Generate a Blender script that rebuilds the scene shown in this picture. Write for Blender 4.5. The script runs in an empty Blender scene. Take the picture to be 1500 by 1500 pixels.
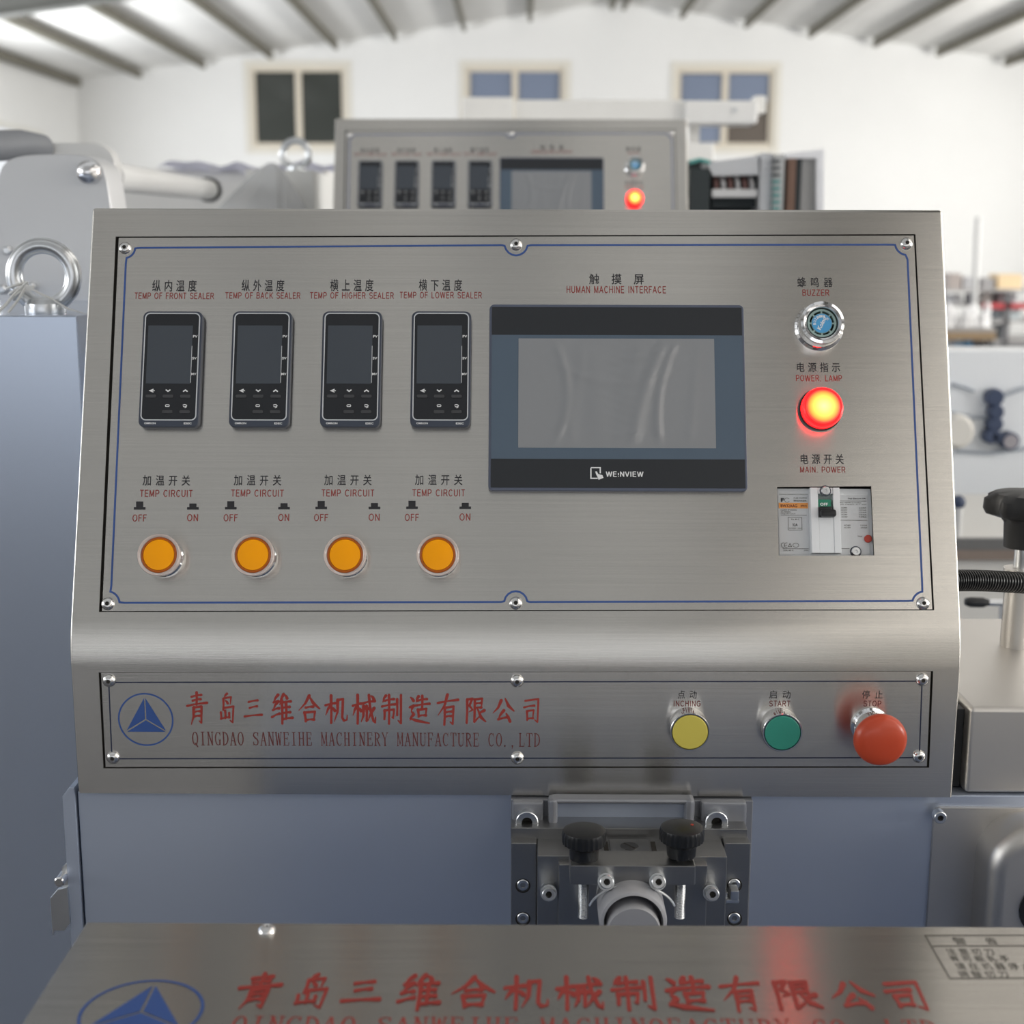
import bpy, bmesh, math, random
from mathutils import Vector, Matrix, Euler
random.seed(7)
R = math.radians
SC = bpy.context.scene
COL = SC.collection

# ---------------------------------------------------------------- camera
FPX = 2050.0                                   # focal length in pixels of a 1500 px frame
H = 1.55                                       # lens height above the floor
PITCH, YAW, ROLL = R(11.04), R(0.35), R(0.14)
cam_d = bpy.data.cameras.new('camera')
cam = bpy.data.objects.new('camera', cam_d); COL.objects.link(cam)
cam_d.sensor_width = 36.0
cam_d.lens = FPX / 1500.0 * 36.0
cam_d.clip_start = 0.02; cam_d.clip_end = 200
CM = (Matrix.Translation((0, 0, H)) @ Matrix.Rotation(YAW, 4, 'Z') @
      Matrix.Rotation(R(90) - PITCH, 4, 'X') @ Matrix.Rotation(ROLL, 4, 'Z'))
cam.matrix_world = CM
cam_d.dof.use_dof = True
cam_d.dof.focus_distance = 1.09
cam_d.dof.aperture_fstop = 7.0
SC.camera = cam

# ---------------------------------------------------------------- world, exposure
SC.view_settings.view_transform = 'Standard'
SC.view_settings.look = 'None'
SC.view_settings.gamma = 1.0
SC.view_settings.use_curve_mapping = False
SC.view_settings.exposure = 0.0
SC.cycles.use_denoising = True
SC.cycles.max_bounces = 8
SC.cycles.sample_clamp_indirect = 6.0
wd = bpy.data.worlds.new('overcast_sky'); SC.world = wd; wd.use_nodes = True
bg = wd.node_tree.nodes['Background']
bg.inputs[0].default_value = (0.93, 0.96, 1.0, 1); bg.inputs[1].default_value = 1.0

def area(name, loc, rot, sx, sy, power, color=(1, 1, 1)):
    l = bpy.data.lights.new(name, 'AREA'); l.shape = 'RECTANGLE'; l.size = sx; l.size_y = sy
    l.energy = power; l.color = color
    o = bpy.data.objects.new(name, l); COL.objects.link(o)
    o.location = loc; o.rotation_euler = rot
    return o
# unseen lamp strips added under the roof, to be mirrored in the steel sheets
for i in range(8):
    yy = -12.0 + 3.0 * i
    area('roof_fill_lamp', (-2.9, yy, 4.05), (0, R(-8), 0), 8.0, 1.7, 12.5, (0.92, 0.96, 1.0))
    area('roof_fill_lamp', (5.9, yy, 4.05), (0, R(8), 0), 8.0, 1.7, 80, (1.0, 0.945, 0.87))
# lamps added along both side walls to brighten the hall and machine fronts
for yy, pl, pr in ((-1.5, 170, 520), (11.0, 270, 700), (17.5, 400, 560)):
    zz, tl = (2.7, 14) if yy < 0 else (2.0, 2)
    area('left_fill_lamp', (-7.1, yy, zz), (0, R(-90-tl), 0), 1.6, 4.5, pl, (0.96, 0.98, 1.0))
    area('right_fill_lamp', (10.0, yy, zz), (0, R(90+tl+4), 0), 1.6, 4.5, pr, (1.0, 0.98, 0.94))
# unseen lamp added behind the camera, in an invented door opening
area('rear_fill_lamp', (-2.0, -13.6, 1.2), (R(90), 0, 0), 10.0, 2.3, 50, (0.95, 0.97, 1.0))

# ---------------------------------------------------------------- helpers
CI = CM.to_3x3()
CO = Vector((0, 0, H))
def ray(px, py):
    return CI @ Vector(((px - 750) / FPX, (750 - py) / FPX, -1.0))
def onY(px, py, y):
    d = ray(px, py); return CO + d * (y / d.y)
def onZ(px, py, z):
    d = ray(px, py); return CO + d * ((z - H) / d.z)
class Face:
    """a real plane of the machine: x to the right, y up the sheet, z out of it"""
    def __init__(s, origin, rx):
        s.M = Matrix.Translation(origin) @ Matrix.Rotation(rx, 4, 'X'); s.I = s.M.inverted()
        s.o = s.I @ CO; s.R = s.I.to_3x3()
    def uv(s, px, py, h=0.0):
        d = s.R @ ray(px, py); t = (h - s.o.z) / d.z; p = s.o + d * t
        return p.x, p.y
    def at(s, u, v, h=0.0): return s.M @ Matrix.Translation((u, v, h))
    def px(s, x, y, h=0.0, base=0.0):
        u, v = s.uv(x, y, h); return s.at(u, v, base)

WM = {}
def setp(o, parent, M):
    W = M if M is not None else (WM[parent.name] if parent else Matrix.Identity(4))
    WM[o.name] = W.copy()
    if parent:
        o.parent = parent; o.matrix_basis = WM[parent.name].inverted() @ W
    else: o.matrix_basis = W
def obj(name, bm, mat, parent=None, M=None, smooth=35, kind=None, label=None):
    me = bpy.data.meshes.new(name)
    if isinstance(bm, bmesh.types.BMesh):
        if smooth:
            for f in bm.faces: f.smooth = True
        bm.to_mesh(me); bm.free()
    else: bpy.data.meshes.remove(me); me = bm
    if smooth: me.set_sharp_from_angle(angle=R(smooth))
    if not me.materials:
        for m in (mat if isinstance(mat, (list, tuple)) else [mat]): me.materials.append(m)
    o = bpy.data.objects.new(name, me); COL.objects.link(o)
    setp(o, parent, M)
    if smooth and smooth < 90: weighted(o)
    if kind: o['kind'] = kind
    if label: o['label'] = label
    return o
def weighted(o):                                # flat sheets stay flat next to their rounded edges
    m = o.modifiers.new('weighted', 'WEIGHTED_NORMAL'); m.keep_sharp = True; m.weight = 80
def thing(name, label, cat, M=None, group=None):
    o = bpy.data.objects.new(name, None); COL.objects.link(o); o.empty_display_size = 0.05
    setp(o, None, M if M is not None else Matrix.Identity(4))
    tag(o, label, cat, group); return o
def tag(o, label, cat, group=None):
    o['label'] = label; o['category'] = cat
    if group: o['group'] = group
    return o
def part(name, parent, M=None, label=None):
    o = bpy.data.objects.new(name, None); COL.objects.link(o); o.empty_display_size = 0.01
    setp(o, parent, M)
    if label: o['label'] = label
    return o
def kids(o): return [c for c in bpy.data.objects if c.parent == o]
def copy_tree(o, parent, M, skip=()):
    c = o.copy(); COL.objects.link(c); setp(c, parent, M)
    for ch in kids(o):
        if ch == c or ch.name.split('.')[0] in skip: continue
        copy_tree(ch, c, M @ (WM[o.name].inverted() @ WM[ch.name]), skip)
    return c
T = Matrix.Translation
def rotz(a): return Matrix.Rotation(a, 4, 'Z')
def rotx(a): return Matrix.Rotation(a, 4, 'X')
def roty(a): return Matrix.Rotation(a, 4, 'Y')
def new(): return bmesh.new()
def bevel(bm, w, seg=2, geom=None):
    bmesh.ops.bevel(bm, geom=geom or bm.edges[:], offset=w, segments=seg, affect='EDGES', profile=0.5, clamp_overlap=True)
def box(c, s, bv=0.0, bm=None, seg=2, M=None, mi=0):
    b = new(); bmesh.ops.create_cube(b, size=1.0)
    bmesh.ops.scale(b, vec=s, verts=b.verts); 
    if bv: bevel(b, bv, seg)
    bmesh.ops.translate(b, vec=c, verts=b.verts)
    if M is not None: bmesh.ops.transform(b, matrix=M, verts=b.verts)
    for f in b.faces: f.material_index = mi
    return merge(bm, b)
def merge(bm, b):
    if bm is None: return b
    me = bpy.data.meshes.new('t'); b.to_mesh(me); b.free(); bm.from_mesh(me); bpy.data.meshes.remove(me); return bm
def lathe(prof, n=40, bm=None, M=None, mi=0, rfun=None):
    """revolve (r, z) about z; r = 0 closes"""
    b = new(); rings = []
    for r, z in prof:
        if r <= 1e-7: rings.append([b.verts.new((0, 0, z))])
        else:
            rr = [r * (rfun(2 * math.pi * i / n, z) if rfun else 1) for i in range(n)]
            rings.append([b.verts.new((rr[i] * math.cos(2 * math.pi * i / n), rr[i] * math.sin(2 * math.pi * i / n), z)) for i in range(n)])
    for a, c in zip(rings, rings[1:]):
        for i in range(n):
            j = (i + 1) % n
            v = [a[i % len(a)], a[j % len(a)], c[j % len(c)], c[i % len(c)]]
            u = []
            for q in v:
                if q not in u: u.append(q)
            if len(u) > 2: b.faces.new(u)
    bmesh.ops.recalc_face_normals(b, faces=b.faces)
    if M is not None: bmesh.ops.transform(b, matrix=M, verts=b.verts)
    for f in b.faces: f.material_index = mi
    return merge(bm, b)
def rrect(w, h, r, n=6):
    P = []
    for cx, cy, a0 in ((w/2-r, h/2-r, 0), (-w/2+r, h/2-r, 90), (-w/2+r, -h/2+r, 180), (w/2-r, -h/2+r, 270)):
        for i in range(n + 1):
            a = R(a0 + 90 * i / n); P.append((cx + r * math.cos(a), cy + r * math.sin(a)))
    return P
def prism(P, z0, z1, bv=0.0, bm=None, M=None, mi=0, seg=2):
    b = new()
    f = b.faces.new([b.verts.new((x, y, z0)) for x, y in P])
    e = bmesh.ops.extrude_face_region(b, geom=[f])
    bmesh.ops.translate(b, vec=(0, 0, z1 - z0), verts=[v for v in e['geom'] if isinstance(v, bmesh.types.BMVert)])
    bmesh.ops.recalc_face_normals(b, faces=b.faces)
    if bv:
        top = [ed for ed in b.edges if all(abs(v.co.z - z1) < 1e-9 for v in ed.verts)]
        bevel(b, bv, seg, top)
    if M is not None: bmesh.ops.transform(b, matrix=M, verts=b.verts)
    for f in b.faces: f.material_index = mi
    return merge(bm, b)
def frame_prism(P, Q, z0, z1, bm=None, M=None, mi=0):
    """closed ring between outlines P (outer) and Q (inner) with equal counts"""
    b = new(); n = len(P)
    a = [[b.verts.new((x, y, z)) for x, y in L] for L, z in ((P, z0), (P, z1), (Q, z1), (Q, z0))]
    for k in range(4):
        A, B = a[k], a[(k + 1) % 4]
        for i in range(n):
            j = (i + 1) % n; b.faces.new((A[i], A[j], B[j], B[i]))
    bmesh.ops.recalc_face_normals(b, faces=b.faces)
    if M is not None: bmesh.ops.transform(b, matrix=M, verts=b.verts)
    for f in b.faces: f.material_index = mi
    return merge(bm, b)
def tube(pts, r, n=12, bm=None, closed=False, mi=0, rf=None):
    b = new(); pts = [Vector(p) for p in pts]; rings = []; N = len(pts); up = None
    for i, p in enumerate(pts):
        if closed: d = pts[(i + 1) % N] - pts[i - 1]
        else: d = pts[min(i + 1, N - 1)] - pts[max(i - 1, 0)]
        d.normalize()
        if up is None: up = Vector((0, 0, 1)) if abs(d.z) < .9 else Vector((1, 0, 0))
        x = d.cross(up).normalized(); y = x.cross(d).normalized(); up = y
        rr = rf(i) if rf else r
        rings.append([b.verts.new(p + (x * math.cos(2*math.pi*k/n) + y * math.sin(2*math.pi*k/n)) * rr) for k in range(n)])
    for i in range(N if closed else N - 1):
        A, B = rings[i], rings[(i + 1) % N]
        for k in range(n): b.faces.new((A[k], A[(k+1) % n], B[(k+1) % n], B[k]))
    if not closed: b.faces.new(rings[0]); b.faces.new(rings[-1][::-1])
    bmesh.ops.recalc_face_normals(b, faces=b.faces)
    for f in b.faces: f.material_index = mi
    return merge(bm, b)
def ribbon(pts, w, bm=None, closed=False, z=0.0):
    """flat printed line of width w (number or per-point list) in the xy plane"""
    b = bm if bm is not None else new(); N = len(pts); pts = [Vector((p[0], p[1], 0)) for p in pts]; L = []
    for i, p in enumerate(pts):
        if closed: a, c = pts[i - 1], pts[(i + 1) % N]
        else: a, c = pts[max(i - 1, 0)], pts[min(i + 1, N - 1)]
        d1 = (p - a).normalized() if (p - a).length > 1e-9 else (c - p).normalized()
        d2 = (c - p).normalized() if (c - p).length > 1e-9 else d1
        t = (d1 + d2); t = t.normalized() if t.length > 1e-6 else d1
        nn = Vector((-t.y, t.x, 0)); k = 1 / max(0.5, nn.dot(Vector((-d1.y, d1.x, 0))))
        ww = (w[i] if isinstance(w, (list, tuple)) else w) / 2 * k
        L.append((b.verts.new((p.x + nn.x*ww, p.y + nn.y*ww, z)), b.verts.new((p.x - nn.x*ww, p.y - nn.y*ww, z))))
    for i in range(N if closed else N - 1):
        (a, c), (d, e) = L[i], L[(i + 1) % N]
        b.faces.new((c, e, d, a))
    return b
def disc(bm, x, y, r, n=10, z=0.0):
    b = bm if bm is not None else new()
    b.faces.new([b.verts.new((x + r*math.cos(2*math.pi*i/n), y + r*math.sin(2*math.pi*i/n), z)) for i in range(n)]); return b
def poly(P, bm=None, z=0.0):
    b = bm if bm is not None else new()
    b.faces.new([b.verts.new((x, y, z)) for x, y in P]); return b
def boolean(o, cutters):
    ms = []
    for c in cutters:
        co = bpy.data.objects.new('cut', c[0]); COL.objects.link(co); co.matrix_world = c[1]; ms.append(co)
        m = o.modifiers.new('b', 'BOOLEAN'); m.operation = 'DIFFERENCE'; m.solver = 'EXACT'; m.object = co
    par, mb = o.parent, o.matrix_basis.copy()
    o.parent = None; o.matrix_basis = WM[o.name]
    bpy.context.view_layer.update()
    dg = bpy.context.evaluated_depsgraph_get()
    me = bpy.data.meshes.new_from_object(o.evaluated_get(dg))
    me.name = o.name
    o.modifiers.clear(); o.data = me; o.parent = par; o.matrix_basis = mb
    for c in ms: bpy.data.objects.remove(c)
    me.set_sharp_from_angle(angle=R(30)); weighted(o)

# ---------------------------------------------------------------- materials
def mat(name, col, rough=0.5, metal=0.0, aniso=0.0, bump=0.0, bscale=200, stretch=(1, 1, 1), var=0.0, vscale=6,
        emit=None, estr=1.0, alpha=1.0, trans=0.0, ior=1.45, coat=0.0, tang=None, rvar=0.0, spec=0.5, brush=0.0):
    m = bpy.data.materials.new(name); m.use_nodes = True; nt = m.node_tree; N = nt.nodes; Lk = nt.links
    p = N['Principled BSDF']
    p.inputs['Base Color'].default_value = (*col, 1); p.inputs['Roughness'].default_value = rough
    p.inputs['Metallic'].default_value = metal; p.inputs['Anisotropic'].default_value = aniso
    p.inputs['Alpha'].default_value = alpha; p.inputs['Transmission Weight'].default_value = trans
    p.inputs['IOR'].default_value = ior; p.inputs['Coat Weight'].default_value = coat
    p.inputs['Specular IOR Level'].default_value = spec
    if tang:
        c = N.new('ShaderNodeCombineXYZ')
        for i in range(3): c.inputs[i].default_value = tang[i]
        Lk.new(c.outputs[0], p.inputs['Tangent'])
    if emit:
        p.inputs['Emission Color'].default_value = (*emit, 1); p.inputs['Emission Strength'].default_value = estr
    tc = N.new('ShaderNodeTexCoord')
    if bump or rvar:
        mp = N.new('ShaderNodeMapping'); mp.inputs['Scale'].default_value = stretch; Lk.new(tc.outputs['Object'], mp.inputs['Vector'])
        nz = N.new('ShaderNodeTexNoise'); nz.inputs['Scale'].default_value = bscale; nz.inputs['Detail'].default_value = 4
        Lk.new(mp.outputs[0], nz.inputs['Vector'])
        if bump:
            bp = N.new('ShaderNodeBump'); bp.inputs['Strength'].default_value = bump; bp.inputs['Distance'].default_value = 0.001
            Lk.new(nz.outputs[0], bp.inputs['Height']); Lk.new(bp.outputs[0], p.inputs['Normal'])
        if rvar:
            mr = N.new('ShaderNodeMapRange'); mr.inputs[3].default_value = rough - rvar; mr.inputs[4].default_value = rough + rvar
            Lk.new(nz.outputs[0], mr.inputs[0]); Lk.new(mr.outputs[0], p.inputs['Roughness'])
    if var:
        nz2 = N.new('ShaderNodeTexNoise'); nz2.inputs['Scale'].default_value = vscale; nz2.inputs['Detail'].default_value = 5
        Lk.new(tc.outputs['Object'], nz2.inputs['Vector'])
        mx = N.new('ShaderNodeMix'); mx.data_type = 'RGBA'
        mx.inputs[6].default_value = (*[max(0, c * (1 - var)) for c in col], 1)
        mx.inputs[7].default_value = (*[min(1, c * (1 + var)) for c in col], 1)
        Lk.new(nz2.outputs[0], mx.inputs[0]); Lk.new(mx.outputs[2], p.inputs['Base Color'])
        if brush:                               # fine grain lines along the sheet
            m3 = N.new('ShaderNodeMapping'); m3.inputs['Scale'].default_value = (1.5, 260, 260); Lk.new(tc.outputs['Object'], m3.inputs['Vector'])
            n3 = N.new('ShaderNodeTexNoise'); n3.inputs['Scale'].default_value = 4.0; n3.inputs['Detail'].default_value = 3; Lk.new(m3.outputs[0], n3.inputs['Vector'])
            r3 = N.new('ShaderNodeMapRange'); r3.inputs[1].default_value = .3; r3.inputs[2].default_value = .7; r3.inputs[3].default_value = 1 - brush; r3.inputs[4].default_value = 1 + brush; Lk.new(n3.outputs[0], r3.inputs[0])
            m4 = N.new('ShaderNodeVectorMath'); m4.operation = 'SCALE'; Lk.new(mx.outputs[2], m4.inputs[0]); Lk.new(r3.outputs[0], m4.inputs['Scale']); Lk.new(m4.outputs[0], p.inputs['Base Color'])
    return m
STEEL = mat('brushed_stainless', (0.66, 0.64, 0.605), 0.22, 1.0, aniso=0.92, tang=(0, 0.25, 0.97), bump=0.05, bscale=45, stretch=(1, 45, 45), var=0.05, vscale=9, brush=0.045)
STEEL2 = mat('plain_stainless', (0.62, 0.60, 0.575), 0.44, 1.0, bump=0.03, bscale=30, stretch=(1, 20, 20), var=0.06)
COVERM = mat('satin_cover_steel', (0.45, 0.43, 0.40), 0.26, 1.0, aniso=0.93, tang=(0, 1, 0), bump=0.05, bscale=45, stretch=(1, 45, 45), brush=0.10, var=0.05, vscale=8)
BLUEST = mat('blue_grey_satin_metal', (0.50, 0.56, 0.68), 0.36, 0.65, bump=0.03, bscale=90, var=0.05, vscale=3)
CASTM = mat('cast_machined_steel', (0.36, 0.36, 0.36), 0.36, 1.0, bump=0.08, bscale=150, var=0.15, vscale=25)
CASTP = mat('silver_hammer_paint', (0.33, 0.34, 0.37), 0.4, 0.6, var=0.08, vscale=20)
CHROME = mat('chrome', (0.85, 0.85, 0.86), 0.08, 1.0)
ZINC = mat('zinc_plated_steel', (0.72, 0.74, 0.76), 0.28, 1.0, bump=0.15, bscale=120, var=0.12, vscale=40)
SCREWM = mat('bright_screw_steel', (0.82, 0.82, 0.82), 0.2, 1.0)
GAPSHADE = mat('dark_gap_shade', (0.025, 0.022, 0.018), 0.7, 0.0, var=0.5, vscale=120)  # shade in gaps, sockets and slots, put into the colour
BLACKP = mat('black_plastic', (0.012, 0.013, 0.015), 0.32)
BLACKM = mat('matt_black_plastic', (0.02, 0.021, 0.023), 0.5)
NAVY = mat('dark_navy_plastic', (0.045, 0.055, 0.08), 0.4)
SCRGLASS = mat('dark_display_window', (0.045, 0.055, 0.07), 0.18, spec=0.7)
FACEBLK = mat('controller_face', (0.016, 0.018, 0.022), 0.25)
KEYM = mat('rubber_key', (0.05, 0.052, 0.057), 0.45)
PWHITE = mat('white_print', (0.80, 0.81, 0.82), 0.5)
PGREY = mat('silver_line', (0.62, 0.64, 0.67), 0.4, 0.3)
INKBLK = mat('black_print', (0.018, 0.018, 0.022), 0.6)
INKRED = mat('red_print', (0.25, 0.035, 0.028), 0.6)
INKRED2 = mat('brick_red_print', (0.30, 0.032, 0.024), 0.6)
INKDRED = mat('dark_red_print', (0.13, 0.026, 0.024), 0.6)
INKBLUE = mat('blue_print', (0.035, 0.085, 0.28), 0.5)
INKNAVY = mat('navy_print', (0.012, 0.02, 0.055), 0.5)
INKOLIVE = mat('faded_grey_print', (0.10, 0.095, 0.08), 0.6)
HMIBAND = mat('hmi_black_band', (0.022, 0.025, 0.03), 0.35)
HMIBLUE = mat('hmi_blue_grey_band', (0.085, 0.12, 0.165), 0.35)
HMIEDGE = mat('hmi_bezel_edge', (0.09, 0.105, 0.15), 0.3)
FILM = mat('wrinkled_protective_film', (0.23, 0.24, 0.255), 0.36, 0.0, coat=0.35, spec=1.0)
AMBER = mat('amber_lens', (1.0, 0.38, 0.0), 0.35, spec=0.3)
AMBERD = mat('amber_lens_rim', (0.50, 0.12, 0.01), 0.25, coat=0.5)
CLEAR = mat('clear_plastic_ring', (0.78, 0.68, 0.64), 0.12, alpha=0.5, spec=0.9)
YELLOW = mat('yellow_button', (0.62, 0.53, 0.10), 0.4)
GREEN = mat('green_button', (0.035, 0.27, 0.20), 0.4)
REDB = mat('red_mushroom', (0.52, 0.065, 0.025), 0.32, coat=0.1)
TEAL = mat('buzzer_inner', (0.30, 0.42, 0.40), 0.35)
SKYBL = mat('sky_blue_sticker', (0.08, 0.36, 0.68), 0.4)
OFFW = mat('breaker_off_white', (0.76, 0.78, 0.80), 0.42)
OFFW2 = mat('breaker_label_grey', (0.62, 0.635, 0.65), 0.5)
ORANGE = mat('orange_print', (0.85, 0.36, 0.10), 0.5)
TRIPRED = mat('trip_button_red', (0.45, 0.05, 0.03), 0.4)
DGREEN = mat('flag_green', (0.02, 0.20, 0.12), 0.4)
def lamp_mat():
    m = bpy.data.materials.new('lit_red_lens'); m.use_nodes = True; nt = m.node_tree; N = nt.nodes; Lk = nt.links
    p = N['Principled BSDF']; p.inputs['Base Color'].default_value = (0.8, 0.04, 0.03, 1); p.inputs['Roughness'].default_value = 0.25
    tc = N.new('ShaderNodeTexCoord'); ln = N.new('ShaderNodeVectorMath'); ln.operation = 'LENGTH'
    mp = N.new('ShaderNodeMapping'); mp.inputs['Scale'].default_value = (1, 1, 0); Lk.new(tc.outputs['Object'], mp.inputs[0]); Lk.new(mp.outputs[0], ln.inputs[0])
    mr = N.new('ShaderNodeMapRange'); mr.inputs[1].default_value = 0; mr.inputs[2].default_value = 0.0165; Lk.new(ln.outputs['Value'], mr.inputs[0])
    cr = N.new('ShaderNodeValToRGB'); Lk.new(mr.outputs[0], cr.inputs[0]); e = cr.color_ramp.elements
    e[0].position = 0.0; e[0].color = (1.0, 0.22, 0.045, 1); e[1].position = 1.0; e[1].color = (0.8, 0.002, 0.003, 1)
    for pos, c in ((0.40, (1.0, 0.11, 0.016, 1)), (0.66, (1.0, 0.045, 0.006, 1)), (0.78, (0.9, 0.006, 0.004, 1))):
        x = e.new(pos); x.color = c
    Lk.new(cr.outputs[0], p.inputs['Emission Color']); p.inputs['Emission Strength'].default_value = 11.0
    return m
LAMPM = lamp_mat()
LAMPSIDE = mat('lit_red_rim', (0.75, 0.03, 0.03), 0.3, emit=(1.0, 0.002, 0.003), estr=6.0)

# ---------------------------------------------------------------- writing
def fontmesh(s, space=1.0, off=0.0):
    cu = bpy.data.curves.new('lettering', 'FONT'); cu.body = s; cu.resolution_u = 3; cu.offset = off; cu.space_character = space
    cu.fill_mode = 'FRONT'
    o = bpy.data.objects.new('t', cu); COL.objects.link(o); bpy.context.view_layer.update()
    me = bpy.data.meshes.new_from_object(o.evaluated_get(bpy.context.evaluated_depsgraph_get()))
    bpy.data.objects.remove(o); bpy.data.curves.remove(cu)
    return me
def is_cjk(s): return any(ord(c) > 0x2e80 for c in s)
def fit(bm, x0, x1, y0, y1):
    xs = [v.co.x for v in bm.verts]; ys = [v.co.y for v in bm.verts]
    a, b, c, d = min(xs), max(xs), min(ys), max(ys)
    for v in bm.verts:
        v.co.x = x0 + (v.co.x - a) / max(b - a, 1e-9) * (x1 - x0)
        v.co.y = y0 + (v.co.y - c) / max(d - c, 1e-9) * (y1 - y0)
    return bm
FC = {}
def chars_bm(s, pitch=1.0, off=0.0, space=1.0):
    b = new()
    if is_cjk(s):
        for i, ch in enumerate(s):
            if ch == ' ': continue
            k = (ch, off)
            if k not in FC: FC[k] = fontmesh(ch, off=off)
            n0 = len(b.verts); b.from_mesh(FC[k]); b.verts.ensure_lookup_table()
            for v in b.verts[n0:]: v.co.x += i * pitch
    else:
        me = fontmesh(s, space, off); b.from_mesh(me); bpy.data.meshes.remove(me)
    return b
def letter(face, s, x0, x1, y0, y1, m, parent, pitch=1.2, off=0.0, space=1.0, h=0.0003, bmf=None, name='lettering', label=None):
    """write s so that it fills the strip x0..x1, y0 (top) .. y1 (bottom) of the sheet"""
    xc, yc = (x0 + x1) / 2, (y0 + y1) / 2
    uc, vc = face.uv(xc, yc, h)
    ua = face.uv(x0, yc, h)[0]; ub = face.uv(x1, yc, h)[0]; vt = face.uv(xc, y0, h)[1]; vb = face.uv(xc, y1, h)[1]
    b = bmf if bmf is not None else chars_bm(s, pitch, off, space)
    fit(b, ua - uc, ub - uc, vb - vc, vt - vc)
    return obj(name, b, m, parent, face.at(uc, vc, h), smooth=0, label=label)
def bow(x, y, rx, ry, a0, a1, n=10):
    return [(x + rx*math.cos(R(a0 + (a1-a0)*i/n)), y + ry*math.sin(R(a0 + (a1-a0)*i/n))) for i in range(n + 1)]
# plain capitals drawn as strokes: cell width, strokes
def B2(*P): return [tuple(p) for p in P]
SANSD = {
'A': (62, [[(3, 0), (31, 100)], [(31, 100), (59, 0)], [(13, 34), (49, 34)]]), 'B': (60, [[(8, 0), (8, 100)], [(8, 96), (34, 96)] + bow(34, 75, 17, 21, 90, -90, 8) + [(8, 54)], [(34, 54)] + bow(36, 29, 19, 25, 90, -90, 8) + [(8, 4)]]),
'C': (64, [bow(34, 50, 27, 46, 42, 318, 18)]), 'D': (64, [[(8, 0), (8, 100)], [(8, 96), (30, 96)] + bow(30, 50, 28, 46, 90, -90, 12) + [(8, 4)]]),
'E': (56, [[(8, 0), (8, 100)], [(8, 96), (54, 96)], [(8, 53), (50, 53)], [(8, 4), (55, 4)]]), 'F': (52, [[(8, 0), (8, 100)], [(8, 96), (52, 96)], [(8, 52), (46, 52)]]),
'G': (68, [bow(35, 50, 28, 46, 45, 330, 18) + [(62, 48), (38, 48)]]), 'H': (62, [[(8, 0), (8, 100)], [(56, 0), (56, 100)], [(8, 53), (56, 53)]]),
'I': (20, [[(10, 0), (10, 100)]]), 'K': (60, [[(8, 0), (8, 100)], [(8, 34), (56, 100)], [(26, 56), (59, 0)]]), 'L': (50, [[(8, 100), (8, 4), (50, 4)]]),
'M': (72, [[(8, 0), (8, 100)], [(8, 98), (36, 6)], [(36, 6), (64, 98)], [(64, 0), (64, 100)]]), 'N': (62, [[(8, 0), (8, 100)], [(8, 98), (55, 2)], [(55, 0), (55, 100)]]), 'O': (70, [bow(35, 50, 29, 46, 0, 360, 26)]),
'P': (58, [[(8, 0), (8, 100)], [(8, 96), (34, 96)] + bow(34, 70, 20, 26, 90, -90, 8) + [(8, 44)]]), 'R': (62, [[(8, 0), (8, 100)], [(8, 96), (36, 96)] + bow(36, 72, 19, 24, 90, -90, 8) + [(8, 48)], [(34, 48), (60, 0)]]),
'S': (60, [bow(31, 73, 23, 23, 20, 245, 12)[:-1] + [(31, 52)] + bow(31, 27, 25, 23, 65, -160, 12)]), 'T': (56, [[(28, 0), (28, 96)], [(1, 96), (55, 96)]]),
'U': (62, [[(8, 100)] + bow(31.5, 32, 23.5, 28, 180, 360, 12) + [(55, 100)]]), 'V': (60, [[(3, 100), (30, 0)], [(30, 0), (57, 100)]]), 'W': (88, [[(3, 100), (23, 0)], [(23, 0), (44, 98)], [(44, 98), (65, 0)], [(65, 0), (85, 100)]]),
'Z': (56, [[(3, 96), (54, 96)], [(51, 97), (5, 3)], [(4, 4), (55, 4)]]), '.': (22, [[(11, 0), (11, 11)]]), ' ': (34, []), '!': (20, [[(10, 28), (10, 72)], [(10, 0), (10, 13)]])}
def sans_bm(s, w=12.5, gap=15):
    b = new(); ox = 0
    for ch in s:
        cw, st = SANSD[ch]
        for k, P in enumerate(st): ribbon([(ox + x, y) for x, y in P], w, b, z=k*4e-6)
        ox += cw + gap
    return b
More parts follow.
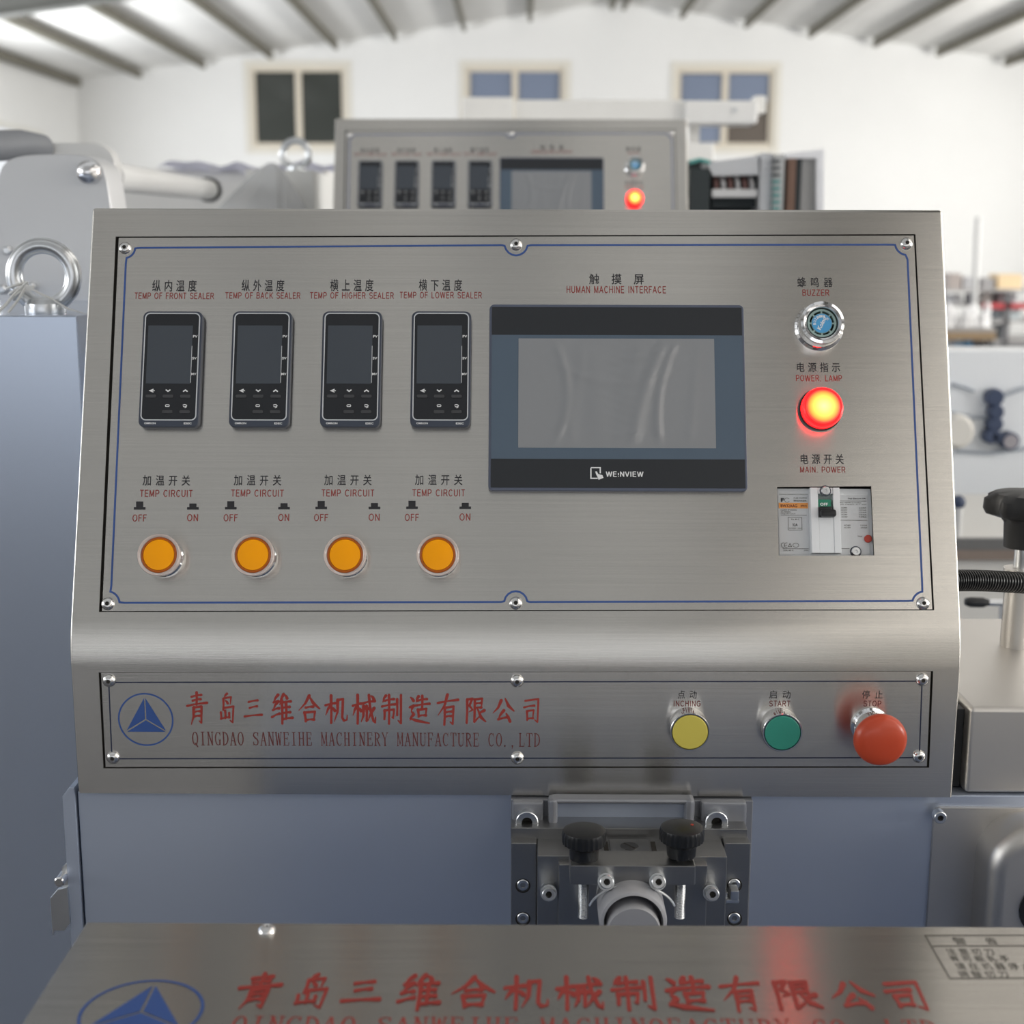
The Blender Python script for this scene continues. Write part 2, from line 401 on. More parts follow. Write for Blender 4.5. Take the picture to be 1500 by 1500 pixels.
# serif capitals in a 50 x 100 cell
def SER(ch, b, ox):
    th, tn = 8.0, 4.0
    zz = [0.0]
    def ribbon(P, w, b_, closed=False):
        zz[0] += 4e-6; globals()['ribbon'](P, w, b_, closed=closed, z=zz[0])
    def disc(b_, x, y, r): globals()['disc'](b_, x, y, r)
    def V(x, y0=0, y1=100, w=th, s0=1, s1=1, sw=9):
        ribbon([(ox+x, y0), (ox+x, y1)], w, b)
        if s0: ribbon([(ox+x-sw, y0+2), (ox+x+sw, y0+2)], tn, b)
        if s1: ribbon([(ox+x-sw, y1-2), (ox+x+sw, y1-2)], tn, b)
    def L(x0, y0, x1, y1, w=tn): ribbon([(ox+x0, y0), (ox+x1, y1)], w, b)
    def C(P, w): ribbon([(ox+x, y) for x, y in P], w, b)
    def O():
        P = bow(25, 50, 18, 47, 0, 360, 28)[:-1]
        ribbon([(ox+x, y) for x, y in P], [tn + (th-tn)*abs(math.cos(2*math.pi*i/28)) for i in range(28)], b, closed=True)
    if ch == 'I': V(25, sw=13)
    elif ch == 'O': O()
    elif ch == 'Q': O(); L(24, 18, 44, -14, 7)
    elif ch == 'N': V(10, w=tn+1); V(40, w=tn+1, s0=0); L(10, 98, 40, 2, th)
    elif ch in 'GC':
        P = bow(26, 50, 19, 47, 48, 318, 22); C(P, [tn + (th-tn)*max(0, -math.cos(R(48+270*i/22))) for i in range(23)])
        L(41, 98, 41, 72, tn)
        if ch == 'G': V(39, 4, 42, s0=0, sw=8)
    elif ch == 'D': V(11, sw=8); C(bow(14, 50, 29, 47, 90, -90, 16), [tn+(th-tn)*math.sin(math.pi*i/16) for i in range(17)])
    elif ch == 'A': L(24, 98, 8, 2, tn+1); L(25, 98, 41, 2, th); L(14, 35, 36, 35); L(1, 2, 16, 2); L(33, 2, 49, 2)
    elif ch == 'S': C([(40, 74), (38, 90), (25, 97), (11, 88), (9, 72), (18, 58), (33, 46), (41, 30), (38, 10), (25, 3), (12, 9), (8, 26)], [3, 4, 4, 6, 8, 8, 8, 8, 7, 4, 4, 3]); L(41, 97, 41, 72, 3); L(8, 3, 8, 28, 3)
    elif ch == 'W': L(6, 98, 15, 2, 7); L(15, 2, 25, 92, tn); L(25, 92, 35, 2, 7); L(35, 2, 44, 98, tn); L(0, 98, 14, 98); L(37, 98, 50, 98)
    elif ch in 'EF':
        V(12, sw=9); L(12, 98, 40, 98); L(12, 53, 33, 53); L(40, 98, 42, 76); L(33, 63, 33, 42)
        if ch == 'E': L(12, 2, 42, 2); L(42, 2, 44, 26)
    elif ch == 'H': V(11, sw=9); V(39, sw=9); L(11, 52, 39, 52)
    elif ch == 'M': V(8, w=tn+1, sw=7); V(42, w=7, sw=7); L(8, 98, 25, 12, 6); L(25, 12, 42, 98, tn)
    elif ch == 'R': V(12, sw=9); C(bow(16, 75, 22, 23, 90, -90, 12), [tn+(th-tn)*math.sin(math.pi*i/12) for i in range(13)]); L(22, 52, 42, 3, 7); L(38, 2, 48, 2)
    elif ch == 'Y': L(7, 98, 25, 48, 7); L(43, 98, 25, 48, tn); V(25, 0, 48, s1=0); L(0, 98, 14, 98); L(36, 98, 50, 98)
    elif ch == 'U': V(10, 25, 98, s0=0); V(40, 25, 98, w=tn, s0=0); C(bow(25, 26, 15, 24, 180, 360, 12), [th-(th-tn)*i/12 for i in range(13)])
    elif ch == 'T': V(25, s1=0, sw=10); L(5, 98, 45, 98); L(5, 98, 5, 78); L(45, 98, 45, 78)
    elif ch == 'L': V(13, sw=9); L(13, 2, 42, 2); L(42, 2, 44, 28)
    elif ch == '.': disc(b, ox+12, 5, 6)
    elif ch == ',': disc(b, ox+12, 5, 6); L(15, 3, 9, -15, 4)
def serif_bm(s, narrow=()):
    b = new(); ox = 0
    for ch in s:
        if ch != ' ': SER(ch, b, ox)
        ox += 56
    return b
# brush-written characters, strokes in a 100 x 100 cell: h across, v down, p falling left, n falling right, g ending in a hook, d dot
BRUSH = {
'青': 'h25,86 72,92/h30,74 68,79/v51,100 48,62/h2,58 98,68/p34,54 31,25 18,0/g34,53 72,57 68,6 56,13/h35,39 66,42/h34,25 64,28',
'岛': 'p54,100 38,86/g32,84 76,89 70,64/v33,84 30,46/d44,77 56,68/g30,52 88,58 80,4 64,12/h14,16 62,22/v16,38 16,16/v40,44 40,18/v62,36 61,20',
'三': 'h28,82 74,90/h32,54 70,62/h4,14 94,22',
'维': 'p36,98 14,72/h14,72 34,76/p36,76 10,46/h10,46 38,52/h4,22 40,34/p62,100 42,64/v53,80 52,0/d68,98 78,86/h53,71 94,76/h53,53 88,57/h53,35 90,39/h52,14 100,20/v72,74 71,16',
'合': 'p52,100 34,72 2,44/n52,97 70,72 100,50/h34,55 68,59/v28,38 33,4/g28,37 76,41 70,6/h33,9 70,11',
'机': 'h2,64 46,72/v28,100 26,0/p26,66 2,28/d30,57 44,44/p58,84 56,40 40,4/g58,83 82,87 77,20 84,8 98,12 100,30',
'械': 'h0,62 36,70/v22,100 20,0/p20,64 0,28/d25,55 36,44/h40,70 97,79/h38,47 68,52/p48,62 46,28 36,6/v61,62 60,10/g72,100 77,50 90,10 98,4 100,24/p94,54 66,10/d82,97 93,86',
'制': 'p22,98 6,74/h16,80 60,86/h2,60 66,68/v37,100 35,0/v14,47 13,16/g14,46 60,50 56,20 48,24/v76,86 75,30/g95,100 93,2 78,12',
'造': 'p46,98 34,76/h40,82 84,88/h30,64 96,71/v63,100 62,56/v42,50 45,24/g42,49 82,53 78,27/h45,27 79,29/d8,94 22,82/h4,58 22,64/p22,64 10,40/d12,42 22,32/p22,32 4,10/n4,18 34,10 98,0',
'有': 'h2,72 97,83/p48,100 34,64 2,30/v35,56 32,0/g35,56 76,61 72,2 58,10/h36,41 71,44/h35,26 70,29',
'限': 'v12,90 9,0/g12,88 36,93 22,66 37,50 20,42/g46,89 82,93 78,57/h48,73 78,76/h48,56 77,59/g48,89 45,4 68,24/p92,48 66,32/n60,54 76,22 100,4',
'公': 'p40,90 26,60 2,36/n58,98 74,66 100,44/p52,48 26,10/h26,10 72,20/d62,36 80,2',
'司': 'g14,85 88,92 84,4 66,14/h8,60 66,67/v24,46 26,12/g24,46 62,50 57,18/h26,17 58,19'}
BW = {'h': (8, 5, 9), 'v': (9, 7, 7), 'p': (10, 7, 2), 'n': (4, 10, 4), 'g': (8, 7, 3), 'd': (4, 8, 9)}
def brush_bm(s, centers, w, hgt, k=1.25):
    """s with its characters at x = centers; each w wide and hgt high (px of the sheet)"""
    b = new(); z = 0.0
    for ch, cx, ww, hh in zip(s, centers, w, hgt):
        z = 0.0
        for st in BRUSH[ch].split('/'):
            P = [tuple(map(float, q.split(','))) for q in st[1:].split(' ')]
            if len(P) == 2:
                (xa, ya), (xb, yb) = P
                bx = {'h': (0, 1.5), 'v': (1, 0), 'p': (-2, 2), 'n': (0, 0), 'd': (1, 1), 'g': (0, 0)}[st[0]]
                P = [P[0], ((xa+xb)/2 + bx[0], (ya+yb)/2 + bx[1]), P[1]]
            n = len(P); a, m_, c = BW[st[0]]
            W = []
            for i in range(n):
                t = i / (n - 1); W.append((a + (m_-a)*t*2 if t < .5 else m_ + (c-m_)*(t-.5)*2) * k * ww / 100)
            Q = [(cx + (x-50)*ww/100, (y-50)*hh/100) for x, y in P]
            D = [(0, .95)] + [(i, 1.0) for i in range(1, n-1)] + ([(n-1, 1.05)] if st[0] in 'hdv' else [])
            for i in range(n-1): z += 4e-6; ribbon(Q[i:i+2], W[i:i+2], b, z=z)
            for i, kk in D: z += 4e-6; disc(b, Q[i][0], Q[i][1], W[i]/2*kk, 10, z=z)
    return b

# ================================================================= planes of the console
def camz(px, py, z):                            # point at distance z along the optical axis
    return CO + ray(px, py) * z
YC = camz(755, 945, 1.080).y                    # the sheet's bend
ZC = camz(755, 945, 1.080).z
LEAN = R(20.0)
FU = Face(Vector((0, YC, ZC)), R(90) - LEAN)    # upper, sloping sheet
FL = Face(Vector((0, YC, ZC)), R(90))           # lower, upright sheet
XL, XR = onY(101, 945, YC).x, onY(1410, 945, YC).x
ZB = onY(755, 1165, YC).z                       # hood's lower edge
VT = FU.uv(755, 306.5)[1]                       # height of the slope
ZT = ZC + VT * math.cos(LEAN); YT = YC + VT * math.sin(LEAN)
XM = (XL + XR) / 2; HW = (XR - XL) / 2
#print('console', XL, XR, ZB, ZC, ZT, YC, YT)

# ---------------------------------------------------------------- room
WALL = mat('whitewashed_plaster', (0.80, 0.80, 0.79), 0.9, var=0.05, vscale=0.7, bump=0.3, bscale=3)
CEIL = mat('white_roof_lining', (0.78, 0.775, 0.755), 0.9, var=0.10, vscale=1.2)
PURL = mat('olive_painted_steel', (0.16, 0.15, 0.12), 0.6, var=0.25, vscale=5)
RAFT = mat('grey_painted_rafter', (0.19, 0.195, 0.185), 0.6, var=0.15, vscale=3)
FLOORM = mat('worn_grey_concrete', (0.12, 0.12, 0.128), 0.9, spec=0.1, var=0.2, vscale=0.8)
WFRAME = mat('cream_window_frame', (0.66, 0.60, 0.50), 0.6)
GDARK = mat('dark_window_glass', (0.045, 0.05, 0.045), 0.15)
GBLUE = mat('blue_grey_window_glass', (0.20, 0.24, 0.33), 0.2)
GBROWN = mat('brown_window_glass', (0.12, 0.10, 0.085), 0.2)
YW = 23.4
WX0 = onY(116, 200, YW).x; RX = onY(903, 0, YW).x; WX1 = 2 * RX - WX0
ZR = onY(903, 3, YW).z; ZE = onY(116, 117, YW).z
Y0 = -14.0
def roofz(x): return ZE + (ZR - ZE) * (1 - abs(x - RX) / (RX - WX0))
obj('floor', box(((WX0+WX1)/2, (YW+Y0)/2, -0.05), (WX1-WX0, YW-Y0, 0.1)), FLOORM, kind='structure')
# back wall with three window openings
winpx = [(366, 508, 98, 216), (682, 826, 98, 216), (992, 1131, 100, 216)]
wall = obj('wall_back', prism([(WX0-.2, 0), (WX1+.2, 0), (WX1+.2, ZE+.02), (RX, ZR+.05), (WX0-.2, ZE+.02)], 0, 0.25), WALL,
           M=T((0, YW+.25, 0)) @ rotx(R(90)), kind='structure', smooth=0)
cuts = []
for k, (a, b, c, d) in enumerate(winpx):
    p0 = onY(a, c, YW); p1 = onY(b, d, YW)
    me = bpy.data.meshes.new('c'); bb = box(((p0.x+p1.x)/2, YW, (p0.z+p1.z)/2), (p1.x-p0.x, 0.3, p0.z-p1.z)); bb.to_mesh(me); bb.free()
    cuts.append((me, Matrix.Identity(4)))
boolean(wall, cuts)
for k, (a, b, c, d) in enumerate(winpx):
    p0 = onY(a, c, YW); p1 = onY(b, d, YW); w = p1.x-p0.x; h = p0.z-p1.z
    ro = part('window_%d' % (k+1), None, T(((p0.x+p1.x)/2, YW+.06, p1.z))); ro['kind'] = 'structure'
    fr = frame_prism([(-w/2, 0), (w/2, 0), (w/2, h), (-w/2, h)], [(-w/2+.07, .07), (w/2-.07, .07), (w/2-.07, h-.07), (-w/2+.07, h-.07)], -.04, .04, M=rotx(R(90)))
    box((0.0, 0, h/2), (.1, .07, h-.14), bm=fr)
    obj('window_frame', fr, WFRAME, ro, WM[ro.name], smooth=0)
    bl = new()
    frame_prism([(-w/2-.1, -.1), (w/2+.1, -.1), (w/2+.1, h+.1), (-w/2-.1, h+.1)], [(-w/2, 0), (w/2, 0), (w/2, h), (-w/2, h)], .06, .08, M=rotx(R(90)), bm=bl)
    obj('window_surround', bl, mat('pale_surround', (0.72, 0.69, 0.62), 0.8), ro, WM[ro.name], smooth=0)
    for s in (-1, 1):
        if k == 2:                              # sashes split into an upper and a lower pane
            split = .42 if s > 0 else .55
            obj('window_pane', box((s*(w/4-.01), .01, h*(1-split/2)-.035), (w/2-.12, .012, h*split-.09)), GBLUE, ro, WM[ro.name], smooth=0)
            obj('window_pane', box((s*(w/4-.01), .01, h*(1-split)/2+.02), (w/2-.12, .012, h*(1-split)-.06)), GBROWN if s > 0 else GBLUE, ro, WM[ro.name], smooth=0)
        else:
            obj('window_pane', box((s*(w/4-.01), .01, h/2), (w/2-.12, .012, h-.14)), (GDARK, GBLUE)[k], ro, WM[ro.name], smooth=0)
# left wall with an open bright window strip, right wall
wl = obj('wall_left', box((WX0-.12, (YW+Y0)/2, ZE/2), (.24, YW-Y0, ZE)), WALL, kind='structure', smooth=0)
# the bright window on the left wall
def onX(px, py, x):
    d = ray(px, py); return CO + d * (x / d.x)
wa = onX(58, 191, WX0); wb = onX(-60, 150, WX0)
cuts = []
wins = [(wb.y, wa.y, wa.z-1.3, wa.z)] + [(y, y+1.9, 1.6, 3.3) for y in (-10, -5.5, -1, 3.5)]
for (ya, yb, za, zb) in wins:
    me = bpy.data.meshes.new('c'); bb = box((WX0-.12, (ya+yb)/2, (za+zb)/2), (.6, yb-ya, zb-za)); bb.to_mesh(me); bb.free(); cuts.append((me, Matrix.Identity(4)))
boolean(wl, cuts)
ya, yb, za, zb = wins[0]
w4 = part('window_4', None, T((WX0, (ya+yb)/2, za))); w4['kind'] = 'structure'
fr = frame_prism([(ya, za), (yb, za), (yb, zb), (ya, zb)], [(ya+.08, za+.08), (yb-.08, za+.08), (yb-.08, zb-.08), (ya+.08, zb-.08)], -.05, .05,
                 M=Matrix(((0, 0, 1, WX0), (1, 0, 0, 0), (0, 1, 0, 0), (0, 0, 0, 1))))
o = obj('window_frame', fr, mat('white_window_frame', (.75, .74, .7), .6), w4, Matrix.Identity(4), smooth=0)
obj('wall_right', box((WX1+.12, (YW+Y0)/2, ZE/2), (.24, YW-Y0, ZE)), WALL, kind='structure', smooth=0)
wf = obj('wall_front', prism([(WX0-.2, 0), (WX1+.2, 0), (WX1+.2, ZE+.02), (RX, ZR+.05), (WX0-.2, ZE+.02)], 0, 0.25), WALL, M=T((0, Y0, 0)) @ rotx(R(90)), kind='structure', smooth=0)
me = bpy.data.meshes.new('c'); bb = box((-2.0, Y0-.1, 1.2), (10.2, .8, 2.4)); bb.to_mesh(me); bb.free(); boolean(wf, [(me, Matrix.Identity(4))])  # unseen opening cut to fit the added rear lamp
sl = math.atan2(ZR-ZE, RX-WX0)
ce = new()
for s in (-1, 1):
    L = math.hypot(RX-WX0, ZR-ZE)
    box((RX + s*(RX-WX0)/2, (YW+Y0)/2, (ZR+ZE)/2+.04), (L, YW-Y0, .06), bm=None)
    b = box((0, 0, 0), (L+.05, YW-Y0, .06), M=T((RX + s*(RX-WX0)/2, (YW+Y0)/2, (ZR+ZE)/2+.04)) @ roty(s*sl)); merge(ce, b)
obj('ceiling', ce, CEIL, kind='structure', smooth=0)
# purlins: one every metre or so
k = 0
for px in (116, 205, 299, 398, 493, 579, 679, 775, 893, 913, 997, 1091, 1184, 1279, 1372, 1472, 1567, 1660):
    x = onY(px, 60, YW).x; s = 1 if x > RX else -1; k += 1
    o = obj('trim_%d' % k, box((0, 0, -.07), (.07, YW-Y0-.3, .13), .008), PURL, M=T((x, (YW+Y0)/2, roofz(x))) @ roty(s*sl), kind='structure', smooth=0)
# main rafters, I section
for yy in (15.2, 4.0, -6.0):
    k += 1
    b = new()
    for s in (-1, 1):
        L = math.hypot(RX-WX0, ZR-ZE)
        for (cz, hh, ww) in ((-.15, .02, .2), (-.32, .32, .02), (-.48, .02, .2)):
            box((0, 0, cz), (L, ww, hh), bm=b, M=T((RX + s*(RX-WX0)/2, yy, (ZR+ZE)/2)) @ roty(s*sl))
    obj('trim_%d' % k, b, RAFT, kind='structure', smooth=0)

# ---------------------------------------------------------------- console
con = thing('control_console', 'large brushed stainless control console in the foreground with four amber buttons and a touch screen', 'control panel', T((XM, YC, ZB)))
P = [(YC, ZB), (YC, ZC), (YT, ZT), (YT+.26, ZT), (YT+.26, ZB)]
body = prism([(y, z) for y, z in P], -HW, HW, M=Matrix(((0, 0, 1, XM), (1, 0, 0, 0), (0, 1, 0, 0), (0, 0, 0, 1))))
ed = [e for e in body.edges if abs(e.verts[0].co.x - e.verts[1].co.x) > .1 and abs((e.verts[0].co.z+e.verts[1].co.z)/2 - ZC) < .01]
bevel(body, .018, 8, ed)
ed = [e for e in body.edges if not (abs(e.verts[0].co.x - e.verts[1].co.x) > .1) or abs((e.verts[0].co.z+e.verts[1].co.z)/2 - ZT) < .01]
bevel(body, .0022, 3, ed)
bmesh.ops.transform(body, matrix=T((-XM, -YC, -ZB)), verts=body.verts)
for f in body.faces: f.smooth = True
housing = obj('housing', body, [STEEL, GAPSHADE], con, WM[con.name], smooth=30)

def quad_uv(face, pts, h=0): return [face.uv(x, y, h) for x, y in pts]
UP = quad_uv(FU, [(169.5, 346.5), (1341, 343), (1368.5, 894), (145, 896.5)])
LP = quad_uv(FL, [(144.5, 985), (1367, 983), (1361, 1124.5), (151.5, 1125.5)])
def inset(P, d):
    cx = sum(p[0] for p in P)/4; cy = sum(p[1] for p in P)/4
    return [(p[0] - d*(1 if p[0] > cx else -1), p[1] - d*(1 if p[1] > cy else -1)) for p in P]
def mesh_of(bm):
    me = bpy.data.meshes.new('c'); bm.to_mesh(me); bm.free()
    return me
cm = prism(UP, -.0035, .01, mi=1); m1 = mesh_of(cm); m1.materials.append(STEEL); m1.materials.append(GAPSHADE)
cm = prism(LP, -.0030, .01, mi=1); m2 = mesh_of(cm); m2.materials.append(STEEL); m2.materials.append(GAPSHADE)
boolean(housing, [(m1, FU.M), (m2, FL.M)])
# breaker window through plate and housing
BR = quad_uv(FU, [(1138.5, 713), (1276.5, 712), (1281, 813.5), (1141, 814)])
BRB = [(BR[0][0]-.004, BR[0][1]+.002), (BR[1][0]+.006, BR[1][1]+.002), (BR[2][0]+.006, BR[2][1]-.004), (BR[3][0]-.004, BR[3][1]-.004)]
mb1 = mesh_of(prism(BRB, -.08, .02, mi=1)); mb1.materials.append(STEEL); mb1.materials.append(GAPSHADE)
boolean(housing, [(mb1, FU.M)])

pl = inset(UP, .0); gl, gr_, gt, gb = .0022, .0011, .0007, .0007
pl = [(UP[0][0]+.0022, UP[0][1]-gt), (UP[1][0]-gr_, UP[1][1]-gt), (UP[2][0]-gr_, UP[2][1]+gb), (UP[3][0]+.0022, UP[3][1]+gb)]
cplate = obj('control_plate', prism(pl, -.0031, -.0006, .0003), [STEEL, GAPSHADE], con, FU.M, smooth=30)
mb2 = mesh_of(prism(BR, -.02, .02, mi=1)); mb2.materials.append(STEEL); mb2.materials.append(GAPSHADE)
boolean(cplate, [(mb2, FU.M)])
pl = [(LP[0][0]+.0015, LP[0][1]-.0005), (LP[1][0]-.0015, LP[1][1]-.0005), (LP[2][0]-.0015, LP[2][1]+.0007), (LP[3][0]+.0015, LP[3][1]+.0007)]
nplate = obj('name_plate', prism(pl, -.0028, -.0006, .0003), STEEL, con, FL.M, smooth=30)
HP = -.0006                                     # level of the plates' surface

# domed socket screws
def dome_screw(r=.0052, mi=0):
    pr = [(r, 0), (r, .0006)] + [(r*math.cos(R(a)), .0006 + r*.62*math.sin(R(a))) for a in (20, 40, 55, 66)]
    zt = pr[-1][1]
    b = lathe(pr + [(r*.30, zt)], 24)
    lathe([(r*.33, zt+.00002), (r*.27, zt-.0008)], 6, bm=b, mi=0); lathe([(r*.27, zt-.0008), (0, zt-.0008)], 6, bm=b, mi=1)
    return b
sm = mesh_of(dome_screw()); sm.materials.append(SCREWM); sm.materials.append(GAPSHADE)
for f in sm.polygons: f.use_smooth = True
sm.set_sharp_from_angle(angle=R(35))
def place(me, name, parent, M, label=None):
    o = bpy.data.objects.new(name, me); COL.objects.link(o); setp(o, parent, M)
    if label: o['label'] = label
    return o
for x, y in ((182, 362), (756, 357), (1329, 355.5), (157, 884), (755.5, 883), (1353.5, 883.5)):
    place(sm, 'socket_screw', cplate, FU.px(x, y, HP+.003, HP))
for x, y in ((158.5, 998.5), (757.5, 999), (1352.5, 997), (164.5, 1111.5), (758, 1112), (1347.5, 1110)):
    place(sm, 'socket_screw', nplate, FL.px(x, y, HP+.003, HP) @ rotz(random.random()))

# printed border lines
def pxline(face, pts, w, m, parent, name='printed_line', h=None, closed=False):
    h = HP + .0002 if h is None else h
    Q = [face.uv(x, y, h) for x, y in pts]; cx, cy = Q[0]
    return obj(name, ribbon([(x-cx, y-cy) for x, y in Q], w, closed=closed), m, parent, face.at(cx, cy, h), smooth=0)
def arc(cx, cy, r, a0, a1, n=8): return [(cx + r*math.cos(R(a0+(a1-a0)*i/n)), cy - r*math.sin(R(a0+(a1-a0)*i/n))) for i in range(n+1)]
bp = ([(204, 363)] + [(735, 359)] + arc(756, 357, 17, 190, 350) + [(778, 359)] + [(1304, 358.3)] + arc(1329, 355.5, 18, 190, 262, 6) +
      [(1329.5, 380), (1351, 858)] + arc(1353.5, 883.5, 17, 98, 168, 6) + [(1328, 880.3), (776, 881.8)] + arc(755.5, 883, 17, 8, 172) + [(734, 881.8)] +
      [(182, 883)] + arc(157, 884, 18, 6, 75, 6) + [(163, 858), (184.2, 386)] + arc(182, 362, 16, -78, -6, 6))
pxline(FU, bp, .0015, INKBLUE, cplate, 'printed_border', closed=True)
pxline(FL, [(167, 999.7), (1345, 998)], .0009, INKNAVY, nplate)
pxline(FL, [(172, 1111.6), (1340, 1110)], .0009, INKNAVY, nplate)
pxline(FL, [(159.5, 1006), (163.5, 1103)], .0009, INKNAVY, nplate)
pxline(FL, [(1350.5, 1005), (1347, 1102)], .0009, INKNAVY, nplate)

# lettering on the upper plate
def LU(s, *a, **k):
    k.pop('off', None)
    return letter(FU, s, *a, parent=cplate, h=HP+.0002, bmf=None if is_cjk(s) else sans_bm(s), off=.008, **k)
for s, x0, x1, y0, y1 in (('纵内温度', 223, 288, 410, 427), ('纵外温度', 354, 416.5, 409.5, 426.5), ('横上温度', 483.5, 547, 409, 426.5), ('横下温度', 613.5, 677, 409, 426)):
    LU(s, x0, x1, y0, y1, INKBLK, pitch=1.36)
for s, x0, x1, y0, y1 in (('TEMP OF FRONT SEALER', 197, 313.5, 428.5, 438), ('TEMP OF BACK SEALER', 330, 440, 428, 437.5),
                          ('TEMP OF HIGHER SEALER', 454, 577, 428, 437.5), ('TEMP OF LOWER SEALER', 585.5, 706, 427.5, 437)):
    LU(s, x0, x1, y0, y1, INKRED, off=.004)
LU('触摸屏', 863, 943, 401, 416.5, INKBLK, pitch=2.1)
LU('HUMAN MACHINE INTERFACE', 830, 975.5, 418.8, 429.5, INKRED, off=.004)
LU('蜂鸣器', 1168, 1219.5, 406, 420.5, INKBLK, pitch=1.48); LU('BUZZER', 1175.5, 1215, 424, 433.3, INKRED)
LU('电源指示', 1167.5, 1230.5, 531, 545, INKBLK, pitch=1.36); LU('POWER. LAMP', 1166, 1233.5, 549.3, 558.5, INKRED)
LU('电源开关', 1173, 1236, 665, 680, INKBLK, pitch=1.36); LU('MAIN. POWER', 1172, 1238.5, 683.5, 692.5, INKRED)
for i, x in enumerate((209, 342.5, 475, 608)):
    y = 696 - i*.3
    LU('加温开关', x, x+69.5, y, y+15.5, INKBLK, pitch=1.42)
    LU('TEMP CIRCUIT', x-4, x+73, y+21.5, y+32, INKRED)
    LU('OFF', x-15, x+5.5, y+57.5, y+68, INKRED); LU('ON', x+65, x+81, y+57, y+67.5, INKRED)
    for dx, hh in ((-4.5, 12), (73.5, 9)):
        xc = x+dx; yb = y+50.5
        pts = [(xc-8.5, yb), (xc+8.5, yb), (xc+8.5, yb-3.6), (xc+5.2, yb-3.6), (xc+5.2, yb-hh), (xc-5.2, yb-hh), (xc-5.2, yb-3.6), (xc-8.5, yb-3.6)]
        Q = [FU.uv(a, b, HP+.0002) for a, b in pts]; c = Q[0]
        obj('switch_symbol', poly([(q[0]-c[0], q[1]-c[1]) for q in Q]), INKBLK, cplate, FU.at(c[0], c[1], HP+.0002), smooth=0)

# lettering and logo on the name plate
def LL(s, *a, **k):
    if s and not is_cjk(s): k['bmf'] = sans_bm(s)
    return letter(FL, s, *a, parent=nplate, h=HP+.0002, **k)
CN = '青岛三维合机械制造有限公司'
cx = (288, 331.5, 370, 411.5, 452, 491.5, 532.5, 573, 613.5, 655, 695, 736, 777)
bm = brush_bm(CN, cx, (30, 26, 28, 31, 32, 32, 33, 30, 31, 31, 31, 32, 26), (52, 48, 34, 47, 43, 44, 46, 46, 44, 48, 42, 38, 42), 1.55)
LL('', 272.5, 790, 1013.5, 1063, INKRED2, bmf=bm, name='brush_lettering')
LL('', 281.5, 791, 1073, 1096, INKDRED, bmf=serif_bm('QINGDAO SANWEIHE MACHINERY MANUFACTURE CO.,LTD'))
def logo(face, parent, c, r, h, lw):
    """ring with a three-part triangle inside"""
    u, v = c
    bm = ribbon([(r*math.cos(2*math.pi*i/48), r*math.sin(2*math.pi*i/48)) for i in range(48)], lw, closed=True)
    g = lw*.45; tip = r*.93
    A = [Vector((math.cos(R(a))*tip, math.sin(R(a))*tip)) for a in (90, 210, 330)]
    A[1] = Vector((-r*.80, -r*.50)); A[2] = Vector((r*.80, -r*.50))
    C = Vector((0, 0))
    for i in range(3):
        P = [C, A[i], A[(i+1) % 3]]; n = []
        for k in range(3):
            p, q, s_ = P[k-1], P[k], P[(k+1) % 3]
            d1 = (q-p).normalized(); d2 = (s_-q).normalized()
            bis = ((p-q).normalized() + (s_-q).normalized()).normalized()
            si = abs(bis.x*d2.y - bis.y*d2.x); gg = g if k < 3 else 0
            n.append(q + bis*min(gg/max(si, .15), r*.5))
        poly([tuple(q) for q in n], bm)
    return obj('triangle_logo', bm, INKBLUE, parent, face.at(u, v, h), smooth=0)
u0, v0 = FL.uv(213.5, 1054, HP)
ur = FL.uv(253, 1054, HP)[0] - u0
logo(FL, nplate, (u0, v0), ur, HP+.0002, .0012)
for s, x0, x1 in (('点动', 993, 1020.5), ('启动', 1127, 1158), ('停止', 1263, 1293)):
    LL(s, x0, x1, 1011.5, 1023.5, INKBLK, pitch=1.5)
for s, x0, x1 in (('INCHING', 987, 1026.5), ('START', 1127, 1157.5), ('STOP', 1265, 1291)):
    LL(s, x0, x1, 1026.5, 1035, INKDRED)

